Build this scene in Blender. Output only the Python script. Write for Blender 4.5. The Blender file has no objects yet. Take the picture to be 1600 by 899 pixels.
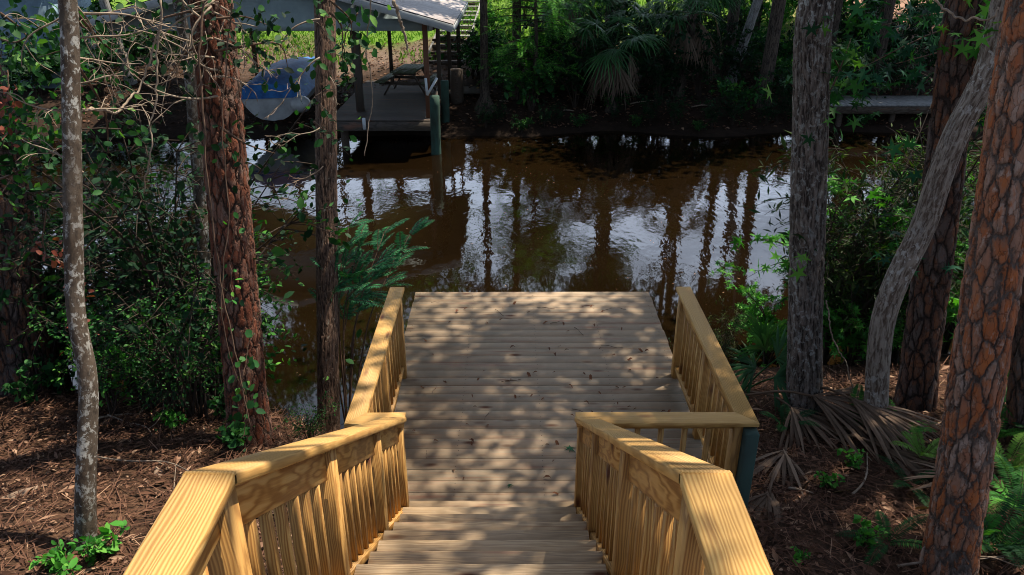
import bpy, math, random
import numpy as np
from mathutils import Vector

SC = bpy.context.scene
COL = SC.collection
R = math.radians
rng = np.random.default_rng(7)
random.seed(7)

# ------------------------------------------------------------------ camera numbers
F_PX, PITCH, YAW, CAM_Z = 1190.0, R(25.18), R(0.14), 4.03
def ray(px, py):
    u, v = (px - 800) / F_PX, (py - 449.5) / F_PX
    cp, sp = math.cos(PITCH), math.sin(PITCH)
    x, y, z = u, cp - v * sp, -(sp + v * cp)
    c, s = math.cos(YAW), math.sin(YAW)
    return np.array([x * c + y * s, -x * s + y * c, z])
def at_dist(px, py, y):            # the measured point at forward distance y
    d = ray(px, py); return np.array([0, 0, CAM_Z]) + d * (y / d[1])
def at_z(px, py, z):
    d = ray(px, py); return np.array([0, 0, CAM_Z]) + d * ((z - CAM_Z) / d[2])

# ------------------------------------------------------------------ value noise
_perm = np.random.default_rng(3).random(4096)
def _h(i, j, k):
    return _perm[(i * 374761393 + j * 668265263 + k * 2147483647 + (i ^ j) * 1274126177) & 4095]
def vnoise(x, y, z=0.0):
    x, y, z = np.broadcast_arrays(np.asarray(x, float), np.asarray(y, float), np.asarray(z, float))
    i, j, k = (np.floor(a).astype(np.int64) for a in (x, y, z))
    fx, fy, fz = x - i, y - j, z - k
    fx, fy, fz = (a * a * (3 - 2 * a) for a in (fx, fy, fz))
    r = 0
    for a in (0, 1):
        for b in (0, 1):
            for c in (0, 1):
                w = (fx if a else 1 - fx) * (fy if b else 1 - fy) * (fz if c else 1 - fz)
                r = r + w * _h(i + a, j + b, k + c)
    return r * 2 - 1
def fbm(x, y, z=0.0, o=3):
    r, a = 0, 1.0
    for q in range(o):
        r = r + a * vnoise(np.asarray(x) * 2**q + 17.3 * q, np.asarray(y) * 2**q + 5.1 * q, np.asarray(z) * 2**q); a *= .5
    return r

# ------------------------------------------------------------------ terrain
WATER_Z = -1.5
_ty = [-14, 1, 3.4, 4.6, 6.2, 7.4, 8.2, 9.6, 20.3, 22.2, 22.9, 24.2, 27, 30, 34, 45, 70, 160]
_tz = [.8, .5, .30, .0, -.35, -.9, -1.5, -2.3, -2.4, -1.62, -1.3, -.95, -.55, .1, 1.0, 2.6, 4.6, 12]
def height(x, y):
    x, y = np.asarray(x, float), np.asarray(y, float)
    yy = y + np.where(y < 13, .45, .55) * fbm(x * .35, y * .1 + 3, 0, 2)
    yy = yy + np.where(y < 13, .95 * np.exp(-((x + 1.7) / 1.0) ** 2) * np.clip((y - 5.2) / 1.2, 0, 1) - 1.0 * np.clip((x - 1.9) / 1.0, 0, 1) * np.clip((y - 4.5) / 2.0, 0, 1), 0)
    h = np.interp(yy, _ty, _tz)
    return h + .06 * fbm(x * .9, y * .9, 1.7, 3) + .10 * fbm(x * .3, y * .3, 9.1, 2) * (y > 22)
def ground(px, py):
    o, d = np.array([0, 0, CAM_Z]), ray(px, py)
    t = np.linspace(1, 90, 6000); p = o + d * t[:, None]
    k = np.argmax(p[:, 2] <= height(p[:, 0], p[:, 1]))
    return p[k]
def on_ground(x, y, dz=0):
    return np.array([x, y, float(height(x, y)) + dz])

# ------------------------------------------------------------------ geometry collector
class Geo:
    def __init__(s): s.v, s.t, s.q, s.g, s.r, s.n = [], [], [], [], [], 0
    def add(s, v, tris=None, quads=None, gr=None, rnd=0.5):
        v = np.asarray(v, float).reshape(-1, 3); n = len(v)
        s.v.append(v)
        if tris is not None and len(tris): s.t.append(np.asarray(tris, np.int64).reshape(-1, 3) + s.n)
        if quads is not None and len(quads): s.q.append(np.asarray(quads, np.int64).reshape(-1, 4) + s.n)
        s.g.append(v.copy() if gr is None else np.asarray(gr, float).reshape(-1, 3))
        s.r.append(np.full(n, rnd) if np.isscalar(rnd) else np.asarray(rnd, float))
        s.n += n
    def build(s, name, mat, parent=None, smooth=False, loc=None):
        v = np.concatenate(s.v)
        t = np.concatenate(s.t) if s.t else np.zeros((0, 3), np.int64)
        q = np.concatenate(s.q) if s.q else np.zeros((0, 4), np.int64)
        if loc is not None: v = v - np.asarray(loc)
        me = bpy.data.meshes.new(name)
        me.vertices.add(len(v)); me.vertices.foreach_set('co', v.ravel().astype(np.float32))
        nl = len(t) * 3 + len(q) * 4
        me.loops.add(nl); me.loops.foreach_set('vertex_index', np.concatenate([t.ravel(), q.ravel()]).astype(np.int32))
        me.polygons.add(len(t) + len(q))
        st = np.concatenate([np.arange(len(t)) * 3, len(t) * 3 + np.arange(len(q)) * 4]).astype(np.int32)
        me.polygons.foreach_set('loop_start', st)
        if smooth: me.polygons.foreach_set('use_smooth', np.ones(len(st), bool))
        a = me.attributes.new('gr', 'FLOAT_VECTOR', 'POINT'); a.data.foreach_set('vector', np.concatenate(s.g).ravel().astype(np.float32))
        a = me.attributes.new('rnd', 'FLOAT', 'POINT'); a.data.foreach_set('value', np.concatenate(s.r).astype(np.float32))
        me.update(calc_edges=True); me.validate()
        for m in (mat if isinstance(mat, (list, tuple)) else [mat]): me.materials.append(m)
        o = bpy.data.objects.new(name, me); COL.objects.link(o)
        if parent is not None: o.parent = parent
        if loc is not None and parent is None: o.location = loc
        return o

def unit(a):
    a = np.asarray(a, float); return a / (np.linalg.norm(a, axis=-1, keepdims=True) + 1e-12)

_BQ = [[0, 3, 2, 1], [4, 5, 6, 7], [0, 1, 5, 4], [1, 2, 6, 5], [2, 3, 7, 6], [3, 0, 4, 7]]
def beam(g, p0, p1, w, h, up=(0, 0, 1), n0=None, n1=None, rnd=None, bevel=.004):
    """a sawn board from p0 to p1, w across, h along 'up'; its ends cut square or along the planes n0, n1; eased edges"""
    p0, p1 = np.asarray(p0, float), np.asarray(p1, float)
    d = unit(p1 - p0); up = np.asarray(up, float); sd = unit(np.cross(d, up)); u = unit(np.cross(sd, d))
    L = np.linalg.norm(p1 - p0)
    b = min(bevel, w * .2, h * .2)
    prof = [(-w/2 + b, -h/2), (w/2 - b, -h/2), (w/2, -h/2 + b), (w/2, h/2 - b), (w/2 - b, h/2), (-w/2 + b, h/2), (-w/2, h/2 - b), (-w/2, -h/2 + b)]
    vs, gr = [], []
    off = np.array([random.random() * 40, random.random() * 40, random.random() * 40])
    for p, n, s in ((p0, n0, 0), (p1, n1, L)):
        n = d if n is None else np.asarray(n, float)
        for a, c in prof:
            q = p + sd * a + u * c
            q = q - d * (np.dot(q - p, n) / np.dot(d, n))
            vs.append(q); gr.append(off + np.array([np.dot(q - p0, d), a, c]))
    quads = [[i, (i + 1) % 8, 8 + (i + 1) % 8, 8 + i] for i in range(8)]
    tris = [[0, i + 1, i] for i in range(1, 7)] + [[8, 8 + i, 9 + i] for i in range(1, 7)]
    g.add(vs, tris, quads, gr, random.random() if rnd is None else rnd)

def tube(g, pts, rad, seg=6, rnd=.5, cap=True):
    pts = np.asarray(pts, float); n = len(pts); rad = np.broadcast_to(np.asarray(rad, float), (n,))
    t = unit(np.gradient(pts, axis=0))
    ref = np.array([1.0, 0.03, 0.02]) if abs(t[:, 0]).mean() < .8 else np.array([0, 1.0, 0])
    a = unit(np.cross(np.cross(t, ref), t)); b = np.cross(t, a)
    th = np.linspace(0, 2 * np.pi, seg, endpoint=False)
    ring = pts[:, None, :] + rad[:, None, None] * (np.cos(th)[None, :, None] * a[:, None, :] + np.sin(th)[None, :, None] * b[:, None, :])
    s = np.concatenate([[0], np.cumsum(np.linalg.norm(np.diff(pts, axis=0), axis=1))])
    gr = np.stack([np.broadcast_to(rad[:, None] * np.cos(th), (n, seg)), np.broadcast_to(rad[:, None] * np.sin(th), (n, seg)), np.broadcast_to(s[:, None], (n, seg))], -1)
    i = np.arange(n - 1)[:, None] * seg; j = np.arange(seg)[None, :]; k = (j + 1) % seg
    q = np.stack([i + j, i + k, i + seg + k, i + seg + j], -1).reshape(-1, 4)
    tr = []
    if cap:
        tr = [[0, m + 1, m] for m in range(1, seg - 1)] + [[(n-1)*seg, (n-1)*seg + m, (n-1)*seg + m + 1] for m in range(1, seg - 1)]
    g.add(ring.reshape(-1, 3), tr, q, gr.reshape(-1, 3), rnd)

def resample(pts, m):
    pts = np.asarray(pts, float)
    s = np.concatenate([[0], np.cumsum(np.linalg.norm(np.diff(pts[:, :3], axis=0), axis=1))])
    u = np.asarray(m, float) * s[-1] if not np.isscalar(m) else np.linspace(0, s[-1], m)
    return np.stack([np.interp(u, s, pts[:, c]) for c in range(pts.shape[1])], 1)
def smooth_path(pts, m=24, n=None):
    p = resample(pts, m)
    for _ in range(n or max(2, m // 8)):
        p[1:-1] = (p[:-2] + p[1:-1] * 2 + p[2:]) / 4
    return p

def box(g, c, s, rz=0, rnd=None):
    c = np.asarray(c, float); dx = np.array([math.cos(rz), math.sin(rz), 0]) * s[0] / 2
    beam(g, c - dx, c + dx, s[1], s[2], rnd=rnd)

# leaf templates: along u (0..1), across v, lift w; triangles
def _fold(us, ws, lift=.22, tip=1.0):
    v = [(0, 0, 0)]
    for u, w in zip(us, ws): v += [(u, -w, lift * w), (u, 0, 0), (u, w, lift * w)]
    v.append((tip, 0, -.05)); f = [(0, 2, 1), (0, 3, 2)]
    for k in range(len(us) - 1):
        a, b = 1 + 3 * k, 4 + 3 * k
        f += [(a, a + 1, b + 1), (a, b + 1, b), (a + 1, a + 2, b + 2), (a + 1, b + 2, b + 1)]
    a = 1 + 3 * (len(us) - 1); e = len(v) - 1
    f += [(a, a + 1, e), (a + 1, a + 2, e)]
    return np.array(v, float), np.array(f)
L_QUAD = (np.array([(0, 0, 0), (.45, -.3, .1), (1, 0, 0), (.45, .3, .1)], float), np.array([(0, 2, 1), (0, 3, 2)]))
L_OVAL = _fold([.3, .68], [.27, .25])
L_ROUND = _fold([.2, .65], [.42, .40], .12)
L_NARROW = (np.array([(0, 0, 0), (.45, -.11, .04), (1, 0, -.06), (.45, .11, .04)], float), np.array([(0, 2, 1), (0, 3, 2)]))
L_NEEDLE = (np.array([(0, -.018, 0), (0, .018, 0), (1, .012, 0), (1, -.012, 0)], float), np.array([(0, 1, 2), (0, 2, 3)]))
L_DRY = _fold([.3, .7], [.24, .2], .6)
def _star():
    v = [(.28, 0, 0)]; f = []
    for k in range(11):
        a = math.pi * (-1 + .12 + k * (2 - .24) / 10); r = .72 if k % 2 == 0 else .25
        v.append((.28 + r * math.cos(a), r * math.sin(a), -.08 if k % 2 == 0 else .03))
    for k in range(1, 11): f.append((0, k, k + 1))
    return np.array(v, float), np.array(f)
L_STAR = _star()

def leaves(g, tmpl, pos, dirs, nrm, size, rnd=None):
    tv, tf = tmpl; pos = np.asarray(pos, float); N = len(pos)
    if N == 0: return
    d = unit(dirs); n = np.asarray(nrm, float); n = n - d * (n * d).sum(1, keepdims=True); n = unit(n + 1e-6); s = np.cross(n, d)
    size = np.broadcast_to(np.asarray(size, float), (N,))
    V = pos[:, None] + size[:, None, None] * (tv[None, :, 0:1] * d[:, None] + tv[None, :, 1:2] * s[:, None] + tv[None, :, 2:3] * n[:, None])
    k = len(tv)
    F = (tf[None] + (np.arange(N) * k)[:, None, None]).reshape(-1, 3)
    rr = rng.random(N) if rnd is None else np.broadcast_to(rnd, (N,))
    gr = np.broadcast_to(tv[None], (N, k, 3))
    g.add(V.reshape(-1, 3), F, None, gr.reshape(-1, 3), np.repeat(rr, k))

# ------------------------------------------------------------------ node helpers
def new_mat(name):
    m = bpy.data.materials.new(name); m.use_nodes = True
    nt = m.node_tree; nt.nodes.clear()
    out = nt.nodes.new('ShaderNodeOutputMaterial')
    b = nt.nodes.new('ShaderNodeBsdfPrincipled'); nt.links.new(b.outputs[0], out.inputs[0])
    return m, nt, b, out
class NT:
    def __init__(s, nt): s.nt = nt
    def n(s, typ, **kw):
        x = s.nt.nodes.new('ShaderNode' + typ)
        for k, v in kw.items():
            if k.startswith('i_'): x.inputs[k[2:].replace('_', ' ')].default_value = v
            else: setattr(x, k, v)
        return x
    def l(s, a, b): s.nt.links.new(a, b)
    def attr(s, name): return s.n('Attribute', attribute_name=name)
    def vmul(s, vec, xyz):
        x = s.n('VectorMath', operation='MULTIPLY'); s.l(vec, x.inputs[0]); x.inputs[1].default_value = xyz; return x.outputs[0]
    def vadd(s, a, b):
        x = s.n('VectorMath', operation='ADD'); s.l(a, x.inputs[0]); s.l(b, x.inputs[1]); return x.outputs[0]
    def noise(s, vec, scale, detail=3, rough=.55, dist=0):
        x = s.n('TexNoise'); x.inputs['Scale'].default_value = scale; x.inputs['Detail'].default_value = detail
        x.inputs['Roughness'].default_value = rough; x.inputs['Distortion'].default_value = dist
        if vec is not None: s.l(vec, x.inputs['Vector'])
        return x
    def ramp(s, fac, stops, interp='LINEAR'):
        x = s.n('ValToRGB'); e = x.color_ramp; e.interpolation = interp
        while len(e.elements) < len(stops): e.elements.new(.5)
        for k, (p, c) in enumerate(stops):
            e.elements[k].position = p; e.elements[k].color = (c[0], c[1], c[2], 1) if not np.isscalar(c) else (c, c, c, 1)
        s.l(fac, x.inputs[0]); return x.outputs[0]
    def mix(s, fac, a, b, mode='MIX'):
        x = s.n('Mix', data_type='RGBA', blend_type=mode)
        for sock, v in ((x.inputs['Factor'], fac), (x.inputs[6], a), (x.inputs[7], b)):
            if isinstance(v, (int, float)): sock.default_value = v
            elif isinstance(v, tuple): sock.default_value = (*v, 1)
            else: s.l(v, sock)
        return x.outputs[2]
    def math(s, op, a, b=0.0):
        x = s.n('Math', operation=op)
        for sock, v in ((x.inputs[0], a), (x.inputs[1], b)):
            if isinstance(v, (int, float)): sock.default_value = v
            else: s.l(v, sock)
        return x.outputs[0]
    def bump(s, h, strength, dist, b):
        x = s.n('Bump'); x.inputs['Strength'].default_value = strength; x.inputs['Distance'].default_value = dist
        s.l(h, x.inputs['Height']); s.l(x.outputs[0], b.inputs['Normal'])

def wood_mat(name, cols, rough=.55, grey=0.0, knots=True, grey_col=(.30, .29, .25), dirt=.0):
    m, nt, b, out = new_mat(name); N = NT(nt)
    gr = N.attr('gr').outputs['Vector']; rnd = N.attr('rnd').outputs['Fac']
    warp = N.noise(N.vmul(gr, (2.2, 9, 9)), 1.0, 2)
    wv = N.n('VectorMath', operation='SCALE'); wv.inputs['Scale'].default_value = .05; N.l(warp.outputs['Color'], wv.inputs[0])
    vec = N.vadd(N.vmul(gr, (.035, 1, 1)), wv.outputs[0])
    w = N.n('TexWave', wave_type='BANDS', bands_direction='Y', wave_profile='SIN')
    w.inputs['Scale'].default_value = 32; w.inputs['Distortion'].default_value = 4.5; w.inputs['Detail'].default_value = 2; w.inputs['Detail Scale'].default_value = 1.2
    N.l(vec, w.inputs['Vector'])
    fine = N.noise(N.vmul(gr, (3, 160, 160)), 1.0, 2)
    t = N.math('ADD', N.math('MULTIPLY', w.outputs['Fac'], .65), N.math('MULTIPLY', fine.outputs['Fac'], .35))
    c = N.ramp(t, [(.15, cols[0]), (.5, cols[1]), (.85, cols[2])])
    c = N.mix(N.math('MULTIPLY', rnd, .8), c, N.ramp(t, [(.1, cols[3]), (.9, cols[1])]))
    if grey:
        gn = N.noise(N.vmul(gr, (.9, 34, 5)), 1.3, 5, .65)
        gm = N.math('MULTIPLY', N.ramp(gn.outputs['Fac'], [(.3, 0.2), (.65, 1.0)]), grey)
        c = N.mix(gm, c, grey_col)
        sn = N.noise(N.vmul(gr, (1.1, 14, 3)), 1.0, 3)
        c = N.mix(N.ramp(sn.outputs['Fac'], [(.60, 0.0), (.72, .6)]), c, (.27, .12, .075))
    if dirt:
        tc = N.n('TexCoord'); dn = N.noise(tc.outputs['Object'], 2.3, 5, .65)
        c = N.mix(N.ramp(dn.outputs['Fac'], [(.45, 0.0), (.75, dirt)]), c, (.10, .085, .06))
    if knots:
        v = N.n('TexVoronoi', feature='F1'); v.inputs['Scale'].default_value = 1; v.inputs['Randomness'].default_value = 1
        N.l(N.vmul(gr, (3.2, 9.0, 5.0)), v.inputs['Vector'])
        sk = N.n('SeparateColor'); N.l(v.outputs['Color'], sk.inputs[0])
        on = N.ramp(sk.outputs[0], [(.30, 1.0), (.34, 0.0)])
        k = N.math('MULTIPLY', N.ramp(v.outputs['Distance'], [(.07, 1.0), (.15, .6), (.27, 0.0)]), on)
        c = N.mix(k, c, (.10, .032, .012))
        st = N.noise(N.vmul(gr, (.9, 22, 9)), 1.0, 3, .6)
        c = N.mix(N.ramp(st.outputs['Fac'], [(.62, 0.0), (.74, .55)]), c, (.20, .075, .022))
    N.l(c, b.inputs['Base Color']); b.inputs['Roughness'].default_value = rough; b.inputs['Specular IOR Level'].default_value = .25
    N.bump(N.math('ADD', N.math('MULTIPLY', fine.outputs['Fac'], .6), N.math('MULTIPLY', w.outputs['Fac'], .4)), .35, .003, b)
    return m

def leaf_mat(name, stops, trans=.3, rough=.6, spec=.18):
    m, nt, b, out = new_mat(name); N = NT(nt)
    rnd = N.attr('rnd').outputs['Fac']
    c = N.ramp(rnd, stops)
    N.l(c, b.inputs['Base Color']); b.inputs['Roughness'].default_value = rough; b.inputs['Specular IOR Level'].default_value = spec
    t = N.n('BsdfTranslucent'); tc = N.mix(1.0, c, (1.0, 1.25, .35), 'MULTIPLY'); N.l(tc, t.inputs['Color'])
    mx = N.n('MixShader'); mx.inputs[0].default_value = trans
    N.l(b.outputs[0], mx.inputs[1]); N.l(t.outputs[0], mx.inputs[2]); N.l(mx.outputs[0], out.inputs[0])
    return m

def bark_mat(name, base, plate, dark, lichen=None, kind='ridge', scale=10, disp=.012, lich_amt=.5):
    m, nt, b, out = new_mat(name); N = NT(nt)
    gr = N.attr('gr').outputs['Vector']
    nz = N.noise(N.vmul(gr, (1, 1, .5)), 9, 3)
    wv = N.n('VectorMath', operation='SCALE'); wv.inputs['Scale'].default_value = .055; N.l(nz.outputs['Color'], wv.inputs[0])
    if kind == 'plate':
        wv.inputs['Scale'].default_value = .05
        nz2 = N.noise(N.vmul(gr, (1, 1, .7)), 34, 3, .65); wv2 = N.n('VectorMath', operation='SCALE'); wv2.inputs['Scale'].default_value = .028; N.l(nz2.outputs['Color'], wv2.inputs[0])
        vec = N.vadd(N.vadd(N.vmul(gr, (1, 1, .33)), wv.outputs[0]), wv2.outputs[0])
        def cells(sc):
            e = N.n('TexVoronoi', feature='DISTANCE_TO_EDGE'); e.inputs['Scale'].default_value = sc; N.l(vec, e.inputs['Vector'])
            f = N.n('TexVoronoi', feature='F1'); f.inputs['Scale'].default_value = sc; N.l(vec, f.inputs['Vector'])
            sx = N.n('SeparateColor'); N.l(f.outputs['Color'], sx.inputs[0]); return e, sx
        e, sx = cells(scale); e2, sx2 = cells(scale * 1.9)
        ewid = N.noise(gr, 6, 2); ed = N.math('SUBTRACT', e.outputs['Distance'], N.math('MULTIPLY', N.math('SUBTRACT', ewid.outputs['Fac'], .38), .16))
        edge = N.ramp(ed, [(.0, 0.0), (.07, .7), (.2, 1.0)])
        crack = N.ramp(e2.outputs['Distance'], [(.0, .45), (.05, .9), (.1, 1.0)])
        pc = N.ramp(N.math('ADD', N.math('MULTIPLY', sx.outputs[0], .6), N.math('MULTIPLY', sx2.outputs[0], .4)), [(.1, plate[0]), (.4, plate[1]), (.62, plate[2]), (.9, plate[3])])
        fl = N.noise(N.vmul(gr, (1, 1, .35)), 38, 4, .65)
        pc = N.mix(N.ramp(fl.outputs['Fac'], [(.42, 0.0), (.62, .7)]), pc, base)
        fk = N.noise(N.vmul(gr, (1, 1, .5)), 14, 4, .65)
        pc = N.mix(N.ramp(fk.outputs['Fac'], [(.52, 0.0), (.64, .8)]), pc, plate[0])
        fg = N.noise(N.vmul(gr, (1, 1, .45)), 22, 4, .7)
        pc = N.mix(N.ramp(fg.outputs['Fac'], [(.57, 0.0), (.66, .85)]), pc, plate[3])
        pc = N.mix(1.0, pc, crack, 'MULTIPLY')
        rim = N.ramp(ed, [(.02, .8), (.14, 0.0)])
        fissure = N.mix(N.ramp(fl.outputs['Fac'], [(.35, 0.0), (.65, 1.0)]), dark, tuple(x * 2.6 for x in dark))
        c = N.mix(edge, fissure, pc)
        h = N.math('ADD', N.math('MULTIPLY', edge, .55), N.math('ADD', N.math('MULTIPLY', sx.outputs[1], .25), N.math('ADD', N.math('MULTIPLY', fl.outputs['Fac'], .3), N.math('MULTIPLY', N.math('MULTIPLY', crack, sx2.outputs[1]), .2))))
    elif kind == 'ridge':
        vec = N.vadd(N.vmul(gr, (1, 1, .16)), wv.outputs[0])
        e = N.noise(vec, scale * 4, 4, .6)
        edge = N.ramp(e.outputs['Fac'], [(.41, 0.0), (.57, 1.0)])
        c = N.mix(edge, dark, base)
        f2 = N.noise(N.vmul(gr, (1, 1, .3)), 60, 3)
        c = N.mix(N.ramp(f2.outputs['Fac'], [(.5, 0.0), (.7, .7)]), c, plate[0])
        h = N.math('ADD', N.math('MULTIPLY', edge, .7), N.math('MULTIPLY', f2.outputs['Fac'], .3))
    else:
        e = N.noise(N.vmul(gr, (1, 1, .6)), 26, 5, .7); f2 = N.noise(gr, 5, 3)
        c = N.mix(N.ramp(f2.outputs['Fac'], [(.4, 0.0), (.62, 1.0)]), base, plate[0])
        c = N.mix(N.ramp(e.outputs['Fac'], [(.48, 0.0), (.66, .85)]), c, dark)
        h = e.outputs['Fac']
    if lichen:
        ln = N.noise(N.vmul(gr, (1, 1, .8)), 20, 5, .7, .4)
        lm = N.ramp(ln.outputs['Fac'], [(.62 - .16 * lich_amt, 0.0), (.68 - .16 * lich_amt, .85)])
        big = N.noise(gr, 1.3, 2)
        lm = N.math('MULTIPLY', lm, N.ramp(big.outputs['Fac'], [(.35, .15), (.6, 1.0)]))
        c = N.mix(lm, c, lichen)
    N.l(c, b.inputs['Base Color']); b.inputs['Roughness'].default_value = .85; b.inputs['Specular IOR Level'].default_value = .15
    if disp:
        d = N.n('Displacement'); d.inputs['Midlevel'].default_value = .6; d.inputs['Scale'].default_value = disp
        N.l(h, d.inputs['Height']); N.l(d.outputs[0], out.inputs['Displacement']); m.displacement_method = 'BOTH'
    return m

def plain(name, col, rough=.6, var=.25, scale=6, metal=0, spec=.3, streak=(1, 1, 1), col2=None):
    m, nt, b, out = new_mat(name); N = NT(nt)
    tc = N.n('TexCoord'); nz = N.noise(N.vmul(tc.outputs['Object'], streak), scale, 5, .6)
    c2 = col2 or tuple(x * (1 - 2 * var) for x in col)
    c = N.ramp(nz.outputs['Fac'], [(.3, c2), (.65, col)])
    N.l(c, b.inputs['Base Color']); b.inputs['Roughness'].default_value = rough; b.inputs['Metallic'].default_value = metal; b.inputs['Specular IOR Level'].default_value = spec
    N.bump(nz.outputs['Fac'], .2, .01, b)
    return m

M = {}
M['rail'] = wood_mat('rail_wood', [(.28, .125, .030), (.45, .24, .066), (.54, .325, .108), (.25, .135, .043)], .55, dirt=.12)
M['cap'] = wood_mat('cap_wood', [(.35, .172, .046), (.53, .305, .092), (.62, .405, .152), (.39, .225, .072)], .55, dirt=.15)
M['deck'] = wood_mat('deck_wood', [(.29, .165, .09), (.41, .26, .15), (.48, .325, .20), (.29, .19, .12)], .65, grey=.65, grey_col=(.27, .255, .19), dirt=.4)
M['tread'] = wood_mat('tread_wood', [(.33, .21, .105), (.52, .36, .20), (.60, .44, .27), (.19, .125, .075)], .6, grey=.25, dirt=.25)
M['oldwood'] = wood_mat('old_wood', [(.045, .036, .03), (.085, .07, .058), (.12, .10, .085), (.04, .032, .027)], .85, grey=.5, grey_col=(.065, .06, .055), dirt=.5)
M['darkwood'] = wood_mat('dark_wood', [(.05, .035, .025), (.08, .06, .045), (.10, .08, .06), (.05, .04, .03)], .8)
M['mosswood'] = wood_mat('mossy_wood', [(.06, .08, .05), (.09, .11, .06), (.13, .14, .09), (.06, .07, .05)], .8)
M['brownpost'] = wood_mat('brown_post', [(.11, .05, .03), (.16, .075, .045), (.20, .10, .06), (.10, .05, .03)], .8)
M['green_pile'] = plain('green_treated_pile', (.035, .085, .065), .85, col2=(.02, .028, .018), scale=5, streak=(1, 1, .3))
M['teal_post'] = plain('teal_treated_post', (.035, .075, .06), .75, col2=(.03, .045, .04), scale=5, streak=(1, 1, .3))
M['metal_roof'] = plain('metal_roof', (.46, .42, .41), .45, col2=(.25, .21, .20), scale=3, metal=.2, streak=(.3, 3, 1))
M['wallpaint'] = plain('blue_grey_siding', (.30, .39, .41), .6, col2=(.20, .27, .29), scale=2)
M['fascia'] = plain('fascia_paint', (.42, .46, .47), .5, col2=(.28, .31, .32), scale=2)
M['tarp'] = plain('blue_tarp', (.03, .17, .46), .6, col2=(.015, .07, .22), scale=4)
M['gelcoat'] = plain('white_gelcoat', (.42, .44, .44), .35, col2=(.25, .26, .26), scale=3, spec=.5)
M['shedwall'] = plain('shed_wall', (.22, .33, .42), .7, col2=(.13, .20, .26), scale=2)
M['steel'] = plain('galvanised_steel', (.55, .60, .62), .35, metal=.7, col2=(.4, .45, .47))
M['pvc'] = plain('white_plastic_pipe', (.65, .70, .72), .4, col2=(.5, .55, .56))
M['slab'] = plain('weathered_grey_planks', (.30, .30, .29), .8, col2=(.16, .16, .15), scale=8)

LG = dict(
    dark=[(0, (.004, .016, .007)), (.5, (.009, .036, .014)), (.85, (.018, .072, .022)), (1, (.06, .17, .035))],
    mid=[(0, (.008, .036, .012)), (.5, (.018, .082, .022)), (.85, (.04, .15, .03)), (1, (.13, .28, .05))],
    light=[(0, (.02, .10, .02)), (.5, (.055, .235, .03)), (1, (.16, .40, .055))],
    teal=[(0, (.007, .04, .020)), (.5, (.016, .085, .04)), (1, (.04, .17, .07))],
    olive=[(0, (.010, .024, .008)), (.5, (.024, .046, .012)), (.9, (.06, .095, .022)), (1, (.13, .18, .05))],
    lime=[(0, (.09, .21, .03)), (.6, (.16, .32, .05)), (1, (.26, .42, .12))])
for k, v in LG.items(): M['leaf_' + k] = leaf_mat('leaf_' + k, v)
M['leaf_feather'] = leaf_mat('leaf_feather', [(0, (.015, .09, .045)), (.5, (.035, .17, .08)), (1, (.07, .27, .11))])
M['leaf_canopy'] = leaf_mat('leaf_canopy', LG['mid'], .15, .6)
M['leaf_red'] = leaf_mat('leaf_red', [(0, (.12, .03, .02)), (1, (.28, .08, .05))], .2)
M['dry'] = leaf_mat('dry_leaf', [(0, (.03, .014, .009)), (.4, (.085, .040, .024)), (.8, (.18, .095, .06)), (1, (.36, .23, .15))], .1, .75, .15)
M['deckleaf'] = leaf_mat('curled_brown_leaf', [(0, (.09, .035, .02)), (1, (.24, .10, .05))], .1, .75, .15)
M['palmdead'] = leaf_mat('dead_palm', [(0, (.055, .036, .024)), (.6, (.15, .098, .065)), (1, (.32, .23, .165))], .1, .7, .2)
M['palmdead_far'] = leaf_mat('hanging_dead_frond', [(0, (.07, .05, .035)), (.6, (.15, .11, .08)), (1, (.27, .21, .16))], .1, .8, .1)
M['palmleaf'] = leaf_mat('palm_leaf', [(0, (.015, .06, .02)), (.6, (.035, .13, .035)), (1, (.08, .21, .055))], .2, .45, .3)
M['twig'] = plain('dead_twig', (.34, .27, .20), .85, col2=(.17, .125, .09), scale=20)
M['vinestem'] = plain('vine_stem', (.15, .09, .06), .85, col2=(.07, .045, .03), scale=20)
M['shrubstem'] = plain('shrub_stem', (.055, .038, .027), .85, col2=(.025, .018, .013), scale=20)
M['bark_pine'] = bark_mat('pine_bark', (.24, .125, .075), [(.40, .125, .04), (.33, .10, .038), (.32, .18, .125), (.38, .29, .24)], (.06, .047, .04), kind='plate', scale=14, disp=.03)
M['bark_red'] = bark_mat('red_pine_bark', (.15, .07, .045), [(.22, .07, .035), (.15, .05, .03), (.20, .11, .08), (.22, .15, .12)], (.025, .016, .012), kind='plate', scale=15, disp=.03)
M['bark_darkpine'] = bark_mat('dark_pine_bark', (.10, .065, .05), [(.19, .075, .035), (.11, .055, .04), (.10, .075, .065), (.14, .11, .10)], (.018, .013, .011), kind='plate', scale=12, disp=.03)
M['bark_oak'] = bark_mat('ridged_bark', (.15, .12, .10), [(.22, .19, .165)], (.028, .021, .017), lichen=(.36, .365, .34), kind='ridge', scale=9, disp=.018, lich_amt=.55)
M['bark_brown'] = bark_mat('brown_bark', (.155, .095, .065), [(.23, .16, .12)], (.035, .022, .016), lichen=(.28, .25, .20), kind='ridge', scale=11, disp=.012, lich_amt=.1)
M['bark_smooth'] = bark_mat('smooth_lichen_bark', (.105, .082, .062), [(.07, .05, .036)], (.035, .028, .022), lichen=(.44, .44, .41), kind='smooth', disp=.008, lich_amt=.6)
M['bark_pale'] = bark_mat('pale_grey_bark', (.29, .25, .21), [(.21, .17, .14)], (.09, .065, .05), lichen=(.44, .43, .40), kind='ridge', scale=12, disp=.01, lich_amt=.5)
M['bark_far'] = bark_mat('far_bark', (.085, .065, .05), [(.13, .11, .09)], (.02, .015, .012), kind='ridge', scale=6, disp=0)
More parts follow.
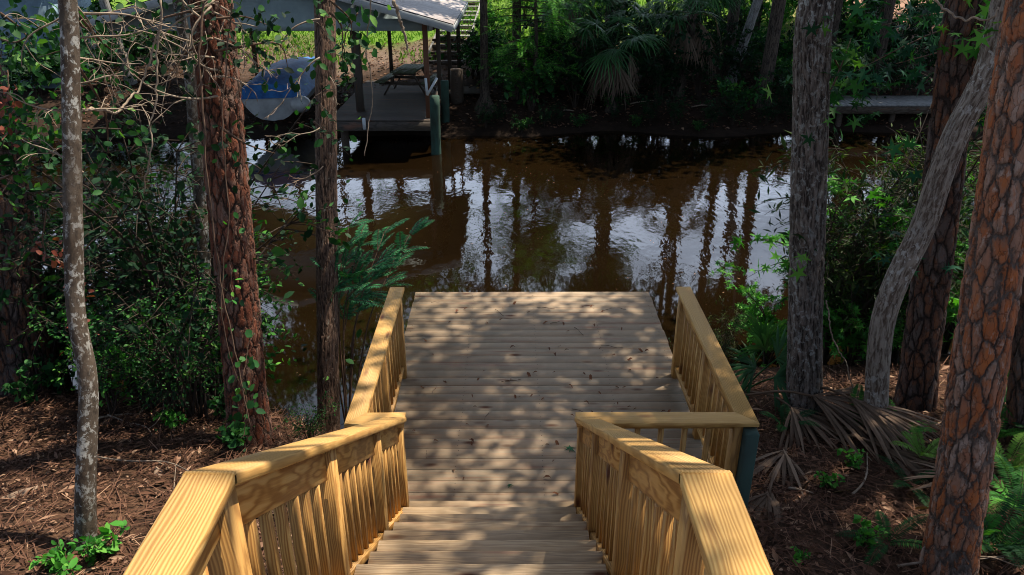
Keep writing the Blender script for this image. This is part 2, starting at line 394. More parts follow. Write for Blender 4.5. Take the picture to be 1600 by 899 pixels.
M['bark_farpale'] = bark_mat('far_pale_bark', (.27, .27, .26), [(.36, .36, .35)], (.12, .11, .10), kind='ridge', scale=6, disp=0)

def ground_mat():
    m, nt, b, out = new_mat('forest_ground'); N = NT(nt)
    g = N.n('NewGeometry').outputs['Position']
    n1 = N.noise(g, 6, 6, .7); n2 = N.noise(g, .5, 3); n3 = N.noise(N.vmul(g, (1, 1, 1)), 28, 4, .7)
    litter = N.ramp(n3.outputs['Fac'], [(.3, (.03, .017, .011)), (.5, (.085, .045, .026)), (.7, (.17, .10, .06))])
    soil = N.ramp(n1.outputs['Fac'], [(.3, (.014, .009, .006)), (.7, (.05, .03, .02))])
    c = N.mix(N.ramp(n1.outputs['Fac'], [(.38, 0.0), (.6, 1.0)]), soil, litter)
    sx = N.n('SeparateXYZ'); N.l(g, sx.inputs[0])
    y2 = N.math('ADD', sx.outputs['Y'], N.math('MULTIPLY', N.math('SUBTRACT', n2.outputs['Fac'], .5), 7.0))
    grass = N.ramp(n1.outputs['Fac'], [(.3, (.07, .15, .02)), (.55, (.13, .24, .03)), (.75, (.22, .30, .06))])
    gm = N.ramp(N.math('DIVIDE', N.math('SUBTRACT', y2, 28.2), 3.0), [(0, 0.0), (1, 1.0)])
    # bare sandy slope on the right-hand rise beyond the water
    side = N.ramp(N.math('DIVIDE', N.math('SUBTRACT', sx.outputs['X'], 9.0), 6.0), [(0, 0.0), (1, 1.0)])
    sand = N.ramp(n3.outputs['Fac'], [(.3, (.24, .13, .09)), (.7, (.40, .26, .19))])
    up = N.mix(side, grass, sand)
    c = N.mix(gm, c, up)
    # leaf-strewn paler strip below the lawn
    strip = N.math('MULTIPLY', N.ramp(N.math('DIVIDE', N.math('SUBTRACT', y2, 26.0), 3.0), [(0, 0.0), (1, 1.0)]), N.math('SUBTRACT', 1.0, gm))
    c = N.mix(strip, c, N.ramp(n3.outputs['Fac'], [(.3, (.12, .075, .055)), (.7, (.33, .25, .20))]))
    farb = N.ramp(N.math('DIVIDE', N.math('SUBTRACT', sx.outputs['Y'], 21.0), 1.0), [(0, 0.0), (1, 1.0)])
    c = N.mix(N.math('MULTIPLY', N.math('MULTIPLY', farb, N.math('SUBTRACT', 1.0, gm)), N.math('SUBTRACT', 1.0, strip)), c, soil)  # far bank goes to dark soil: wet ground plus painted tree shade
    # wet mud along the water line
    wet = N.ramp(N.math('DIVIDE', N.math('ADD', sx.outputs['Z'], 1.6), .5), [(0, 1.0), (1, 0.0)])
    c = N.mix(N.math('MULTIPLY', wet, .8), c, (.014, .010, .007))
    N.l(c, b.inputs['Base Color']); b.inputs['Roughness'].default_value = .9; b.inputs['Specular IOR Level'].default_value = .1
    N.bump(N.math('ADD', n3.outputs['Fac'], n1.outputs['Fac']), .7, .04, b)
    return m
M['ground'] = ground_mat()

def water_mat():
    m, nt, b, out = new_mat('tannin_water'); N = NT(nt)
    g = N.n('NewGeometry').outputs['Position']
    n0 = N.noise(g, .35, 3)
    c = N.ramp(n0.outputs['Fac'], [(.3, (.005, .0028, .0011)), (.7, (.0095, .0052, .0018))])
    N.l(c, b.inputs['Base Color']); b.inputs['Roughness'].default_value = .03; b.inputs['IOR'].default_value = 1.45; b.inputs['Specular IOR Level'].default_value = .5
    a = N.noise(N.vmul(g, (1, .6, 1)), 5.5, 1, .5); d = N.noise(N.vmul(g, (1, .6, 1)), 15, 1, .5)
    sx = N.n('SeparateXYZ'); N.l(g, sx.inputs[0])
    amp = N.ramp(N.math('DIVIDE', N.math('SUBTRACT', N.math('ADD', sx.outputs['Y'], N.math('MULTIPLY', n0.outputs['Fac'], 3.0)), 13.2), 1.6), [(0, .08), (1, 1.0)])
    h = N.math('MULTIPLY', N.math('ADD', a.outputs['Fac'], N.math('MULTIPLY', d.outputs['Fac'], .35)), amp)
    N.bump(h, .5, .0065, b)
    return m
M['water'] = water_mat()

# ------------------------------------------------------------------ object helpers
def tag(o, label=None, cat=None, group=None, kind=None):
    if label: o['label'] = label
    if cat: o['category'] = cat
    if group: o['group'] = group
    if kind: o['kind'] = kind
    return o
def thing(name, loc, label, cat, group=None):
    o = bpy.data.objects.new(name, None); COL.objects.link(o); o.location = [float(c) for c in loc]
    o.empty_display_size = .1
    return tag(o, label, cat, group)
def kids(o): return [c for c in list(SC.objects) if c.parent == o]
PARTS = {}
def copy_tree(src, loc, rz=0.0, sc=1.0, label=None, group=None):
    r = src.copy(); COL.objects.link(r); r.location = [float(c) for c in loc]
    r.rotation_euler = (0, 0, rz); r.scale = (sc, sc, sc) if np.isscalar(sc) else sc
    if label: r['label'] = label
    if group: r['group'] = group
    for ch in src.children:
        c = ch.copy(); COL.objects.link(c); c.parent = r
        for gch in ch.children:
            d = gch.copy(); COL.objects.link(d); d.parent = c
    return r

# ================================================================== SETTING
def build_ground():
    xs = np.unique(np.concatenate([np.linspace(-90, -14, 40), np.linspace(-14, 14, 190), np.linspace(14, 90, 40)]))
    ys = np.unique(np.concatenate([np.linspace(-14, 2, 24), np.linspace(2, 10, 90), np.linspace(10, 20, 14), np.linspace(20, 38, 90), np.linspace(38, 160, 50)]))
    X, Y = np.meshgrid(xs, ys); Z = height(X, Y)
    g = Geo(); nx = len(xs); n = len(ys)
    i = (np.arange(n - 1)[:, None] * nx + np.arange(nx - 1)[None]).ravel()
    g.add(np.stack([X, Y, Z], -1).reshape(-1, 3), None, np.stack([i, i + 1, i + nx + 1, i + nx], -1))
    o = g.build('ground', M['ground'], smooth=True); tag(o, kind='structure')
    g = Geo(); g.add([(-90, 5.5, WATER_Z), (90, 5.5, WATER_Z), (90, 26, WATER_Z), (-90, 26, WATER_Z)], None, [[0, 1, 2, 3]])
    tag(g.build('water', M['water']), kind='structure')
build_ground()

# ================================================================== DOCK, STAIRS, RAILINGS
DXL, DXR, DY0, DY1 = -1.16, 1.70, 4.48, 8.45
HR = .95
LZ, LY = 1.79, 1.62         # top landing level and the stair's top edge
def build_dock():
    t = thing('wooden_dock', (0.27, 6.4, 0), 'new pine dock platform with crosswise boards over brown water', 'dock')
    loc = np.array(t.location)
    g = Geo(); y = DY0; n = 28; pitch = (DY1 - DY0) / n
    for k in range(n):
        j = random.uniform(-.004, .004)
        beam(g, (DXL + random.uniform(-.006, .006), y + pitch / 2, -.0165 + j * .25), (DXR + random.uniform(-.008, .008), y + pitch / 2, -.0165 + j * .2), pitch - .0045, .033, bevel=.0012)
        y += pitch
    g.build('decking', M['deck'], t, loc=loc)
    g = Geo(); th = np.linspace(0, 2 * np.pi, 6, endpoint=False)
    for k in range(n):
        for xx in (DXL + .06, -.45, .27, .98, DXR - .06):
            for oy in (.035, pitch - .035):
                c = np.array([xx + random.uniform(-.008, .008), DY0 + k * pitch + oy, .0026]); g.add(np.stack([c[0] + .0045 * np.cos(th), c[1] + .0045 * np.sin(th), np.full(6, c[2])], 1), [[0, i, i + 1] for i in range(1, 5)])
    g.build('screw', M['darkwood'], t, loc=loc)
    for xx in (DXL + .06, DXR - .06):
        g = Geo(); beam(g, (xx, DY0 + .01, -.15), (xx, DY1 - .03, -.15), .04, .22); g.build('rim_joist', M['rail'], t, loc=loc)
    for yy in (DY0 + .03, DY1 - .05):
        g = Geo(); beam(g, (DXL + .09, yy, -.15), (DXR - .09, yy, -.15), .04, .22); g.build('rim_joist', M['rail'], t, loc=loc)
    for xx in (DXL + .16, DXR - .16):
        for yy in (6.4, DY1 - .25):
            g = Geo(); z0 = float(height(xx, yy)) - .3
            tube(g, [(xx, yy, z0), (xx, yy, -.04)], .11, 14); g.build('pile', M['green_pile'], t, loc=loc)
    return t
build_dock()

NS = 12
def build_stairs():
    t = thing('staircase', (-.14, 3.0, 0), 'new pine steps going down to the dock between sloping railings', 'stairs')
    loc = np.array(t.location)
    x0, x1 = -.755, .475
    rise, run = LZ / NS, (DY0 - LY) / NS
    for k in range(1, NS):
        z = rise * k; yf = DY0 - run * k + run + .02      # front edge of this tread
        g = Geo(); e = random.uniform(-.012, .012)
        tone = [.0, .9, .1, 1.2, .2, .8, .0, 1.0, .1, .9, .3, 1.2][k % 12]; bw = (run + .055 - .010) / 2  # alternating tones paint the sun and shade contrast between steps
        for q in (0, 1):
            yc = yf - bw / 2 - q * (bw + .010)
            beam(g, (x0 + e, yc, z - .019), (x1 + e, yc, z - .019), bw, .038, bevel=.008, rnd=tone + .3 * q)
        g.build('tread', M['tread'], t, loc=loc)
        g = Geo(); beam(g, (x0 + .03, yf - run - .035 , z + rise / 2 - .022), (x1 - .03, yf - run - .035, z + rise / 2 - .022), .02, rise - .046)
        g.build('riser', M['tread'], t, loc=loc)
    for xx in (x0 + .05, x1 - .05):
        g = Geo(); beam(g, (xx, DY0 - .02, -.16), (xx, LY + .02, LZ - .16), .04, .2); g.build('stringer', M['rail'], t, loc=loc)
    t = thing('upper_landing', (-.14, .4, LZ), 'pine landing at the head of the steps', 'landing')
    loc = np.array(t.location)
    g = Geo(); y = LY
    while y > -1.6:
        beam(g, (-1.0, y - .07, LZ - .018), (.72, y - .07, LZ - .018), .136, .033); y -= .142
    g.build('decking', M['deck'], t, loc=loc)
    for xx in (-.9, .62):
        for yy in (LY - .3, -1.3):
            g = Geo(); beam(g, (xx, yy, float(height(xx, yy)) - .2), (xx, yy, LZ - .04), .089, .089, up=(0, 1, 0)); g.build('post', M['rail'], t, loc=loc)
build_stairs()

def rail_run(t, loc, a, b, posts, cap_n=(None, None), cap_ext=(0, 0), post_down=.28, bal=True, skip_cap=False, cap_drop=0.0, balw=.036, step=.125, virtual=(), trh=.14):
    """one straight run: a, b are points on the walking line under the railing; posts are fractions along it"""
    a, b = np.asarray(a, float), np.asarray(b, float); d = b - a; L = np.linalg.norm(d); u = d / L
    up = np.array([0, 0, 1.0]); Z = lambda h: np.array([0, 0, h])
    sd = unit(np.cross(u, up)); nrm = np.cross(sd, u); cz = nrm[2]
    top = HR - cap_drop
    g = Geo(); beam(g, a + Z(top) - nrm * .019 - u * cap_ext[0], b + Z(top) - nrm * .019 + u * cap_ext[1], .14, .038, n0=cap_n[0], n1=cap_n[1], bevel=.006)
    g.build('cap_rail', M['cap'], t, loc=loc)
    post_h = .0445
    L_h = np.linalg.norm(d[:2])
    for f in posts:
        if f in virtual: continue
        p = a + d * f; g = Geo()
        beam(g, p + Z(-post_down), p + Z(top - .038 / cz - .002), .089, .089, up=np.array([u[0], u[1], 0])); g.build('post', M['rail'], t, loc=loc)
    for f0, f1 in zip(posts[:-1], posts[1:]):
        e = post_h / L_h
        p, q = a + d * (f0 + e), a + d * (f1 - e)
        nv = np.array([u[0], u[1], 0])
        g = Geo(); c = Z(top - (.038 + trh / 2) / cz - .001); beam(g, p + c, q + c, .038, trh, n0=nv, n1=nv); g.build('top_rail', M['rail'], t, loc=loc)
        c2 = Z(.125); g = Geo(); beam(g, p + c2, q + c2, .07, .04, n0=nv, n1=nv); g.build('bottom_rail', M['rail'], t, loc=loc)
        span = np.linalg.norm((q - p)[:2]); n = max(1, int(round(span / step)) - 1)
        for k in range(1, n + 1):
            r = p + (q - p) * (k / (n + 1)); g = Geo()
            beam(g, r + Z(.147), r + Z(top - (.038 + trh) / cz - .003), balw, balw, up=np.array([u[0], u[1], 0]), bevel=.003)
            g.build('baluster', M['rail'], t, loc=loc)

def build_railings():
    cl, cr, yx, yc = -1.078, 1.649, 4.42, 6.565
    sl, sr = -.799, .519
    dy, dx = np.array([0, 1.0, 0]), np.array([1.0, 0, 0])
    m1 = unit(dx + dy); m2 = unit(dx - dy)
    # left deck railing with its short return
    t = thing('deck_railing', (cl, 5.5, 0), 'pine railing along the water side of the deck, ending in a short return', 'railing'); loc = np.array(t.location)
    rail_run(t, loc, (cl, yx, 0), (cl, yc, 0), [.025, .5, .965], cap_n=(m2, None), cap_ext=(0, 0))
    rail_run(t, loc, (cl, yx, 0), (sl + .06, yx, 0), [], cap_n=(m2, None))
    # right deck railing and return
    t = thing('deck_railing', (cr, 5.5, 0), 'pine railing turning a mitred corner above the teal post', 'railing'); loc = np.array(t.location)
    rail_run(t, loc, (cr, yx, 0), (cr, yc, 0), [.025, .5, .965], cap_n=(m1, None))
    rail_run(t, loc, (sr - .06, yx, 0), (cr, yx, 0), [.05, .96], cap_n=(None, m1), step=.17, trh=.045)
    g = Geo(); beam(g, (cr + .01, yx - .10, float(height(cr, yx)) - .3), (cr + .01, yx - .10, HR - .045), .09, .09, up=(0, 1, 0)); g.build('corner_post', M['teal_post'], t, loc=loc)
    # stair railings
    for x, lab in ((sl, 'sloping pine stair railing whose near cap runs beside the leaf-strewn ground by the lichened trunk'), (sr, 'sloping pine stair railing with a reddish split knot in its top cap')):
        t = thing('stair_railing', (x, 3, 0), lab, 'railing'); loc = np.array(t.location)
        s = unit(np.array([0, DY0 - LY, -LZ])); mit = unit(s + dy)
        a, b = (x, LY, LZ), (x, DY0 - .03, -.0)
        rail_run(t, loc, a, b, [.0, .36, .70, .985], cap_n=(mit, dy), cap_drop=.012)
        rail_run(t, loc, (x, -.9, LZ), (x, LY, LZ), [.02, .35, .68, 1.0], cap_n=(None, mit), cap_drop=.012, virtual=(1.0,))
build_railings()

# things lying on the boards
def build_deck_litter():
    protos = []
    for k in range(3):
        g = Geo(); s = [.05, .04, .06][k]
        tv, tf = L_DRY; v = tv.copy(); v[:, 2] += .25 * np.sin(v[:, 0] * 3 + k); v[:, 0] -= .5
        g.add(v * s + np.array([0, 0, .006]), tf, None, tv, .2 + .3 * k)
        o = g.build('dry_leaf', M['deckleaf'])
        tag(o, 'small curled brown leaf lying on the pale deck boards', 'leaf', 'dry leaves scattered over the deck'); protos.append(o)
    spots = []
    for k in range(95):
        x, y = random.uniform(-1.0, 1.5), 4.55 + random.random() ** 1.0 * 3.7
        if y < 5 and not (-.7 < x < .4): continue
        spots.append((x, y, .003))
    for k in range(12):
        n = random.randint(1, 8); spots.append((random.uniform(-.6, .3), DY0 - (DY0 - LY) / NS * (n - .5) , LZ / NS * n + .003))
    for k, (x, y, z) in enumerate(spots):
        p = protos[k % 3]; o = p if k < 3 else p.copy()
        if k >= 3: COL.objects.link(o)
        o.location = (x, y, z); o.rotation_euler = (random.uniform(-.2, .2), 0, random.uniform(0, 6.3)); s = random.uniform(.6, 1.4); o.scale = (s, s * random.uniform(.6, 1), s)
    g = Geo(); tv, tf = L_STAR; g.add((tv - [.28, 0, 0]) * .085 + [0, 0, .012], tf, None, tv, .6)
    p = at_z(890, 703, 0); o = g.build('green_leaf', M['leaf_teal']); o.location = (p[0], p[1], 0.002); o.rotation_euler = (.1, .1, 1.0)
    tag(o, 'fresh green lobed leaf lying on the deck by the stair railing', 'leaf')
    o2 = o.copy(); COL.objects.link(o2); p = at_z(797, 760, 0); o2.location = (p[0], p[1], .002); o2.scale = (.55,) * 3; o2.rotation_euler = (0, .2, 2.6)
    o2['label'] = 'tiny green leaf on the sunlit boards at the foot of the steps'
    g = Geo(); tube(g, smooth_path([(-.16, -.02, .004), (-.05, .02, .01), (.05, 0, .006), (.15, .05, .008)], 10), .003, 5)
    tw = g.build('fallen_twig', M['vinestem'])
    for k in range(14):
        o = tw if k == 0 else tw.copy()
        if k: COL.objects.link(o)
        o.location = (random.uniform(-1.0, 1.4), random.uniform(5.2, 8.2), .003); o.rotation_euler = (0, 0, random.uniform(0, 6.3)); s = random.uniform(.3, 1.0); o.scale = (s, s, 1)
        tag(o, 'thin brown twig fallen on the deck boards', 'twig', 'twigs on the deck boards')
build_deck_litter()

# ================================================================== FOLIAGE PROTOTYPES
def clump_cloud(n, R_, H_, seed, shell=.55):
    r = np.random.default_rng(seed)
    d = unit(r.normal(size=(n, 3))); rad = shell + (1 - shell) * r.random(n)
    rad *= np.where(r.random(n) < .25, .6, 1)
    return d * rad[:, None] * np.array([R_, R_, H_ / 2]) * (1 + .22 * r.normal(size=(n, 1)))
def crown_geo(n_cl, n_lf, R_, H_, size, seed, tmpl=L_QUAD, cl_r=.5, flat=.6):
    r = np.random.default_rng(seed); g = Geo()
    c = clump_cloud(n_cl, R_, H_, seed)
    cen = np.repeat(c, n_lf, 0); N = len(cen)
    p = cen + r.normal(size=(N, 3)) * np.array([cl_r, cl_r, cl_r * flat]) * (.6 + .7 * np.repeat(r.random(n_cl), n_lf)[:, None])
    d = r.normal(size=(N, 3)) + np.array([0, 0, -.25]); nm = r.normal(size=(N, 3)) * .55 + np.array([0, 0, 1.0])
    tone = np.clip(np.repeat(r.random(n_cl), n_lf) * .6 + r.random(N) * .45, 0, 1)
    leaves(g, tmpl, p, d, nm, size * (.6 + .8 * r.random(N)), tone)
    return g, c
CROWNS = {}
def crown_proto(key, *a, mat='leaf_canopy', **k):
    g, c = crown_geo(*a, **k); o = g.build('crown', M[mat]); COL.objects.unlink(o); CROWNS[key] = (o.data, c)
    bpy.data.objects.remove(o)
crown_proto('broad', 62, 52, 2.6, 4.0, .15, 11, cl_r=.32)
crown_proto('broad2', 66, 52, 2.8, 4.6, .14, 12, cl_r=.32)
crown_proto('pine', 46, 62, 2.2, 4.5, .26, 13, tmpl=L_NARROW, cl_r=.30, mat='leaf_dark')
crown_proto('far', 120, 44, 2.8, 5.0, .24, 14, cl_r=.42, mat='leaf_mid')
crown_proto('farlow', 110, 60, 2.0, 3.0, .16, 15, cl_r=.38, mat='leaf_mid')
crown_proto('farlight', 110, 60, 2.0, 3.0, .16, 16, cl_r=.38, mat='leaf_light')

def trunk_mesh(g, path, r0, r1, seg, dense_to=None, dz=.014, flare=.35, seed=0, rough=.05):
    """path: list of xyz from the base up; tapers r0 -> r1"""
    path = np.asarray(path, float); p = smooth_path(path, 90, 4)
    zlen = np.linalg.norm(np.diff(p, axis=0), axis=1).sum()
    if dense_to:
        fr = min(1, dense_to / zlen); m = np.unique(np.concatenate([np.linspace(0, fr, int(dense_to / dz)), np.linspace(fr, 1, 20)]))
    else: m = np.linspace(0, 1, 26)
    q = resample(p, m); n = len(q); s = m * zlen
    rad = (r0 + (r1 - r0) * m) * (1 + flare * np.exp(-s / .22))
    t = unit(np.gradient(q, axis=0)); a = unit(np.array([1.0, 0, 0]) - t * t[:, :1]); b = np.cross(t, a)
    th = np.linspace(0, 2 * np.pi, seg, endpoint=False)
    wob = 1 + rough * fbm(np.cos(th)[None] * 1.4 + seed, np.sin(th)[None] * 1.4, (s * 1.3)[:, None], 3) + .05 * np.exp(-s / .3)[:, None] * np.sin(5 * th + seed)[None]
    rr = rad[:, None] * wob
    v = q[:, None] + rr[..., None] * (np.cos(th)[None, :, None] * a[:, None] + np.sin(th)[None, :, None] * b[:, None])
    gr = np.stack([np.broadcast_to(r0 * np.cos(th), (n, seg)), np.broadcast_to(r0 * np.sin(th), (n, seg)), np.broadcast_to(s[:, None], (n, seg))], -1) + seed * 3.1
    i = np.arange(n - 1)[:, None] * seg; j = np.arange(seg)[None]; k = (j + 1) % seg
    g.add(v.reshape(-1, 3), None, np.stack([i + j, i + k, i + seg + k, i + seg + j], -1).reshape(-1, 4), gr.reshape(-1, 3))
    return q, rad

def add_crown(t, key, center, sc, rz, loc):
    o = bpy.data.objects.new('crown', CROWNS[key][0]); COL.objects.link(o); o.parent = t
    o.location = [float(c) for c in np.asarray(center) - loc]; o.rotation_euler = (0, 0, rz); o.scale = (sc, sc, sc) if np.isscalar(sc) else sc
    return o
def limbs_to(g, q, rad, key, center, sc, rz, n, seed):
    r = np.random.default_rng(seed); c = CROWNS[key][1]; S = np.array([sc] * 3 if np.isscalar(sc) else sc)
    cs, sn = math.cos(rz), math.sin(rz)
    for k in r.choice(len(c), n, replace=False):
        x = c[k] * S; tgt = np.asarray(center) + np.array([x[0] * cs - x[1] * sn, x[0] * sn + x[1] * cs, x[2]])
        j = int(len(q) - 1 - r.integers(0, 12)); st = q[j]
        mid = (st + tgt) / 2 + r.normal(size=3) * .25 + np.array([0, 0, -.2])
        tube(g, smooth_path([st, mid, tgt], 10), np.linspace(min(.045, rad[j] * .5), .010, 10), 7)

def near_tree(name, label, cat, base_px, top_px, bark, w_px, top_h, crowns, lean=.6, seg=96, mids=None, r_top=.55, dense=True, flare=.3, seed=0, group=None, up_dir=None):
    base = ground(*base_px); base[2] -= .12
    depth = base[1] * math.cos(PITCH) + (CAM_Z - base[2]) * math.sin(PITCH)
    r0 = w_px / F_PX * depth / 2
    # top of the visible trunk: partly leaning to the water, partly sideways
    d = ray(*top_px); y_eq = base[0] / d[0] * d[1]
    y_t = base[1] + lean * (y_eq - base[1]); vis = at_dist(top_px[0], top_px[1], y_t)
    pts = [base]
    for (mx, my, f) in (mids or []): pts.append(at_dist(mx, my, base[1] + f * (y_t - base[1])))
    pts.append(vis)
    u = unit(vis - pts[-2]) if mids else unit(vis - base)
    u = unit(u * np.array([.12, .12, 1])) if up_dir is None else unit(np.asarray(up_dir, float))
    top = vis + u * ((top_h - vis[2]) / u[2])
    pts += [vis + (top - vis) * .5, top]
    t = thing(name, base, label, cat, group); loc = base
    g = Geo(); q, rad = trunk_mesh(g, pts, r0, r0 * r_top, seg, dense_to=5.2 if dense else None, seed=seed, flare=flare)
    for i, (key, off, sc) in enumerate(crowns):
        c = top + np.asarray(off); rz = (seed * 1.7 + i * 2.1) % 6.28
        add_crown(t, key, c, sc, rz, loc); limbs_to(g, q, rad, key, c, sc, rz, 6, seed * 10 + i)
    g.build('trunk', M[bark], t, smooth=True, loc=loc)
    return t, q, rad, loc

TREES = {}
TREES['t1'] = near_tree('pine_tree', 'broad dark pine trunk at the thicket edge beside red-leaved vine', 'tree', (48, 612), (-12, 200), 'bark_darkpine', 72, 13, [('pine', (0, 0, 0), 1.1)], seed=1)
TREES['t2'] = near_tree('slender_tree', 'slender grey lichen-spotted trunk standing in leaf litter beside the near stair railing', 'tree', (128, 862), (108, 0), 'bark_smooth', 29, 9, [('broad', (0, .3, .5), .9)], mids=[(133, 760, .1), (139, 640, .26), (139, 565, .36), (118, 515, .43), (114, 300, .68)], lean=.75, seed=2, seg=64, flare=.35, r_top=.6)
TREES['t3'] = near_tree('pine_tree', 'reddish pine trunk with vines climbing it, left of the slim brown trunk', 'tree', (390, 690), (330, 0), 'bark_red', 60, 14, [('pine', (.3, .5, 0), 1.1)], seed=3, lean=.8)
TREES['t4'] = near_tree('thin_tree', 'thin pale mottled trunk in the thicket close behind the reddish pine', 'tree', (334, 632), (298, 120), 'bark_smooth', 20, 8, [('broad2', (0, 1.0, 0), .7)], seed=4, lean=.8, seg=40)
TREES['t5'] = near_tree('slim_tree', 'straight slim brown trunk right beside the deck railing return', 'tree', (512, 680), (508, 0), 'bark_brown', 34, 11, [('broad', (.5, 1.0, .5), 1.0)], seed=5, lean=.85, seg=72, flare=.15, r_top=.75)
TREES['t6'] = near_tree('oak_tree', 'tall dark ridged trunk with pale lichen patches behind the palmetto', 'tree', (1258, 640), (1271, 0), 'bark_oak', 50, 12, [('broad2', (-1.0, 1.7, 0), 1.15), ('broad', (-2.0, .1, -.8), .8)], seed=6, up_dir=(.4, .27, 1), lean=.5, flare=.25, r_top=.85)
TREES['t7'] = near_tree('leaning_tree', 'pale grey trunk leaning and curving up across the dark pine', 'tree', (1372, 665), (1566, 20), 'bark_pale', 33, 10, [('broad', (2.9, 2.0, .6), 1.05)], seed=7, lean=.12, mids=[(1370, 590, .12), (1377, 500, .25), (1404, 430, .36), (1449, 345, .48), (1462, 290, .56), (1497, 195, .72), (1545, 120, .84)], seg=72, r_top=.8, flare=.2)
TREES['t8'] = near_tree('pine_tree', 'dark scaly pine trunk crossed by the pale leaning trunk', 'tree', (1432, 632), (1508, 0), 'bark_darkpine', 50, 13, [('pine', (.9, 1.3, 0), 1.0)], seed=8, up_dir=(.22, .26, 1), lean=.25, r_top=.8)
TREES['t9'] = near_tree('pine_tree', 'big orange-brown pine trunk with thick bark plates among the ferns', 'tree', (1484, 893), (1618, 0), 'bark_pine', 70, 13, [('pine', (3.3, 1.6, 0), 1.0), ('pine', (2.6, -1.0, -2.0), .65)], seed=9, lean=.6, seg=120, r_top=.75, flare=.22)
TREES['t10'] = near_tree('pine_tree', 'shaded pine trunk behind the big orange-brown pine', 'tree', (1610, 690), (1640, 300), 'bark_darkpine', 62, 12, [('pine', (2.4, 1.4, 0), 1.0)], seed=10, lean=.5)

# ================================================================== UNDERGROWTH
def shrub_proto(name, label, cat, h, spread, n_stem, n_leaf, tmpl, size, mat, seed, stem_mat='shrubstem', droop=.3, up=.6, twig=.22):
    r = np.random.default_rng(seed); t = thing(name, (0, 0, 0), label, cat)
    gs, gl = Geo(), Geo(); P, D, Nn, S, T = [], [], [], [], []
    for k in range(n_stem):
        a = r.random() * 6.28; hh = h * (.55 + .5 * r.random()); sp = spread * (.3 + .8 * r.random())
        e = np.array([math.cos(a) * sp, math.sin(a) * sp, hh]); m = np.array([e[0] * .25, e[1] * .25, hh * .6]) + r.normal(size=3) * .08 * h * .4
        path = smooth_path([(r.normal() * .05, r.normal() * .05, -.05), m, e], 14)
        tube(gs, path, np.linspace(.012 + .004 * h, .003, 14), 5)
        tone = r.random(); sz = .7 + .6 * r.random()
        n_tw = max(3, int(n_leaf * 1.35 / n_stem / 9))
        for w in range(n_tw):
            j = int(r.integers(5, 14)); st = path[j]; dd = unit(r.normal(size=3) * np.array([1, 1, .5]) + np.array([e[0], e[1], up * .5])); L = h * twig * (.4 + .8 * r.random())
            tp = smooth_path([st, st + dd * L * .5, st + dd * L + np.array([0, 0, -droop * L])], 6); tube(gs, tp, np.linspace(.005, .002, 6), 4)
            for q in range(9):
                f = .2 + .8 * r.random(); pp = tp[min(5, int(f * 5.99))] + r.normal(size=3) * .02
                P.append(pp); D.append(dd + r.normal(size=3) * .9); Nn.append(np.array([0, 0, 1.0]) + r.normal(size=3) * .5); S.append(size * .85 * (.45 + .6 * r.random() + .9 * r.random() ** 4) * sz); T.append(min(1, max(0, tone * .5 + r.random() * .55)))
    leaves(gl, tmpl, np.array(P), np.array(D), np.array(Nn), np.array(S), np.array(T))
    gs.build('stem', M[stem_mat], t, smooth=True); gl.build('foliage', M[mat], t)
    return t
SH = {}
SH['dark1'] = shrub_proto('broadleaf_shrub', 'dark broadleaf shrub', 'shrub', 2.4, 1.1, 12, 1500, L_OVAL, .066, 'leaf_dark', 21)
SH['dark2'] = shrub_proto('broadleaf_shrub', 'dark broadleaf shrub', 'shrub', 3.0, 1.0, 11, 1500, L_OVAL, .058, 'leaf_dark', 22)
SH['mid1'] = shrub_proto('broadleaf_shrub', 'green broadleaf shrub', 'shrub', 1.9, .9, 10, 1200, L_OVAL, .062, 'leaf_mid', 23)
SH['narrow'] = shrub_proto('myrtle_shrub', 'narrow-leaved olive shrub', 'shrub', 2.4, 1.0, 11, 1900, L_NARROW, .11, 'leaf_olive', 24, up=1)
SH['narrow2'] = shrub_proto('myrtle_shrub', 'narrow-leaved olive shrub', 'shrub', 2.9, 1.1, 11, 2100, L_NARROW, .10, 'leaf_dark', 25, up=1)
SH['seed'] = shrub_proto('leafy_seedling', 'seedling', 'plant', .42, .26, 6, 60, L_ROUND, .07, 'leaf_mid', 26, twig=.3)
SH['seed2'] = shrub_proto('leafy_seedling', 'seedling', 'plant', .25, .22, 5, 34, L_OVAL, .07, 'leaf_light', 27, twig=.3)
SH['light'] = shrub_proto('broadleaf_shrub', 'bright shrub', 'shrub', 1.8, .9, 10, 900, L_STAR, .10, 'leaf_light', 28)
SH['lit1'] = shrub_proto('bright_shrub', 's', 'shrub', 1.9, .9, 10, 700, L_OVAL, .085, 'leaf_light', 29)  # brighter leaf colour stands in for sun flecks inside the thicket
SH['feather'] = None
used = set()
def place(key, xy, rz, sc, label, group=None):
    p = on_ground(*xy) if len(xy) == 2 else np.asarray(xy)
    src = SH[key]
    if key not in used:
        used.add(key); o = src; o.location = [float(c) for c in p]; o.rotation_euler = (0, 0, rz); o.scale = (sc,) * 3
    else: o = copy_tree(src, p, rz, sc)
    o['label'] = label
    if group: o['group'] = group
    return o

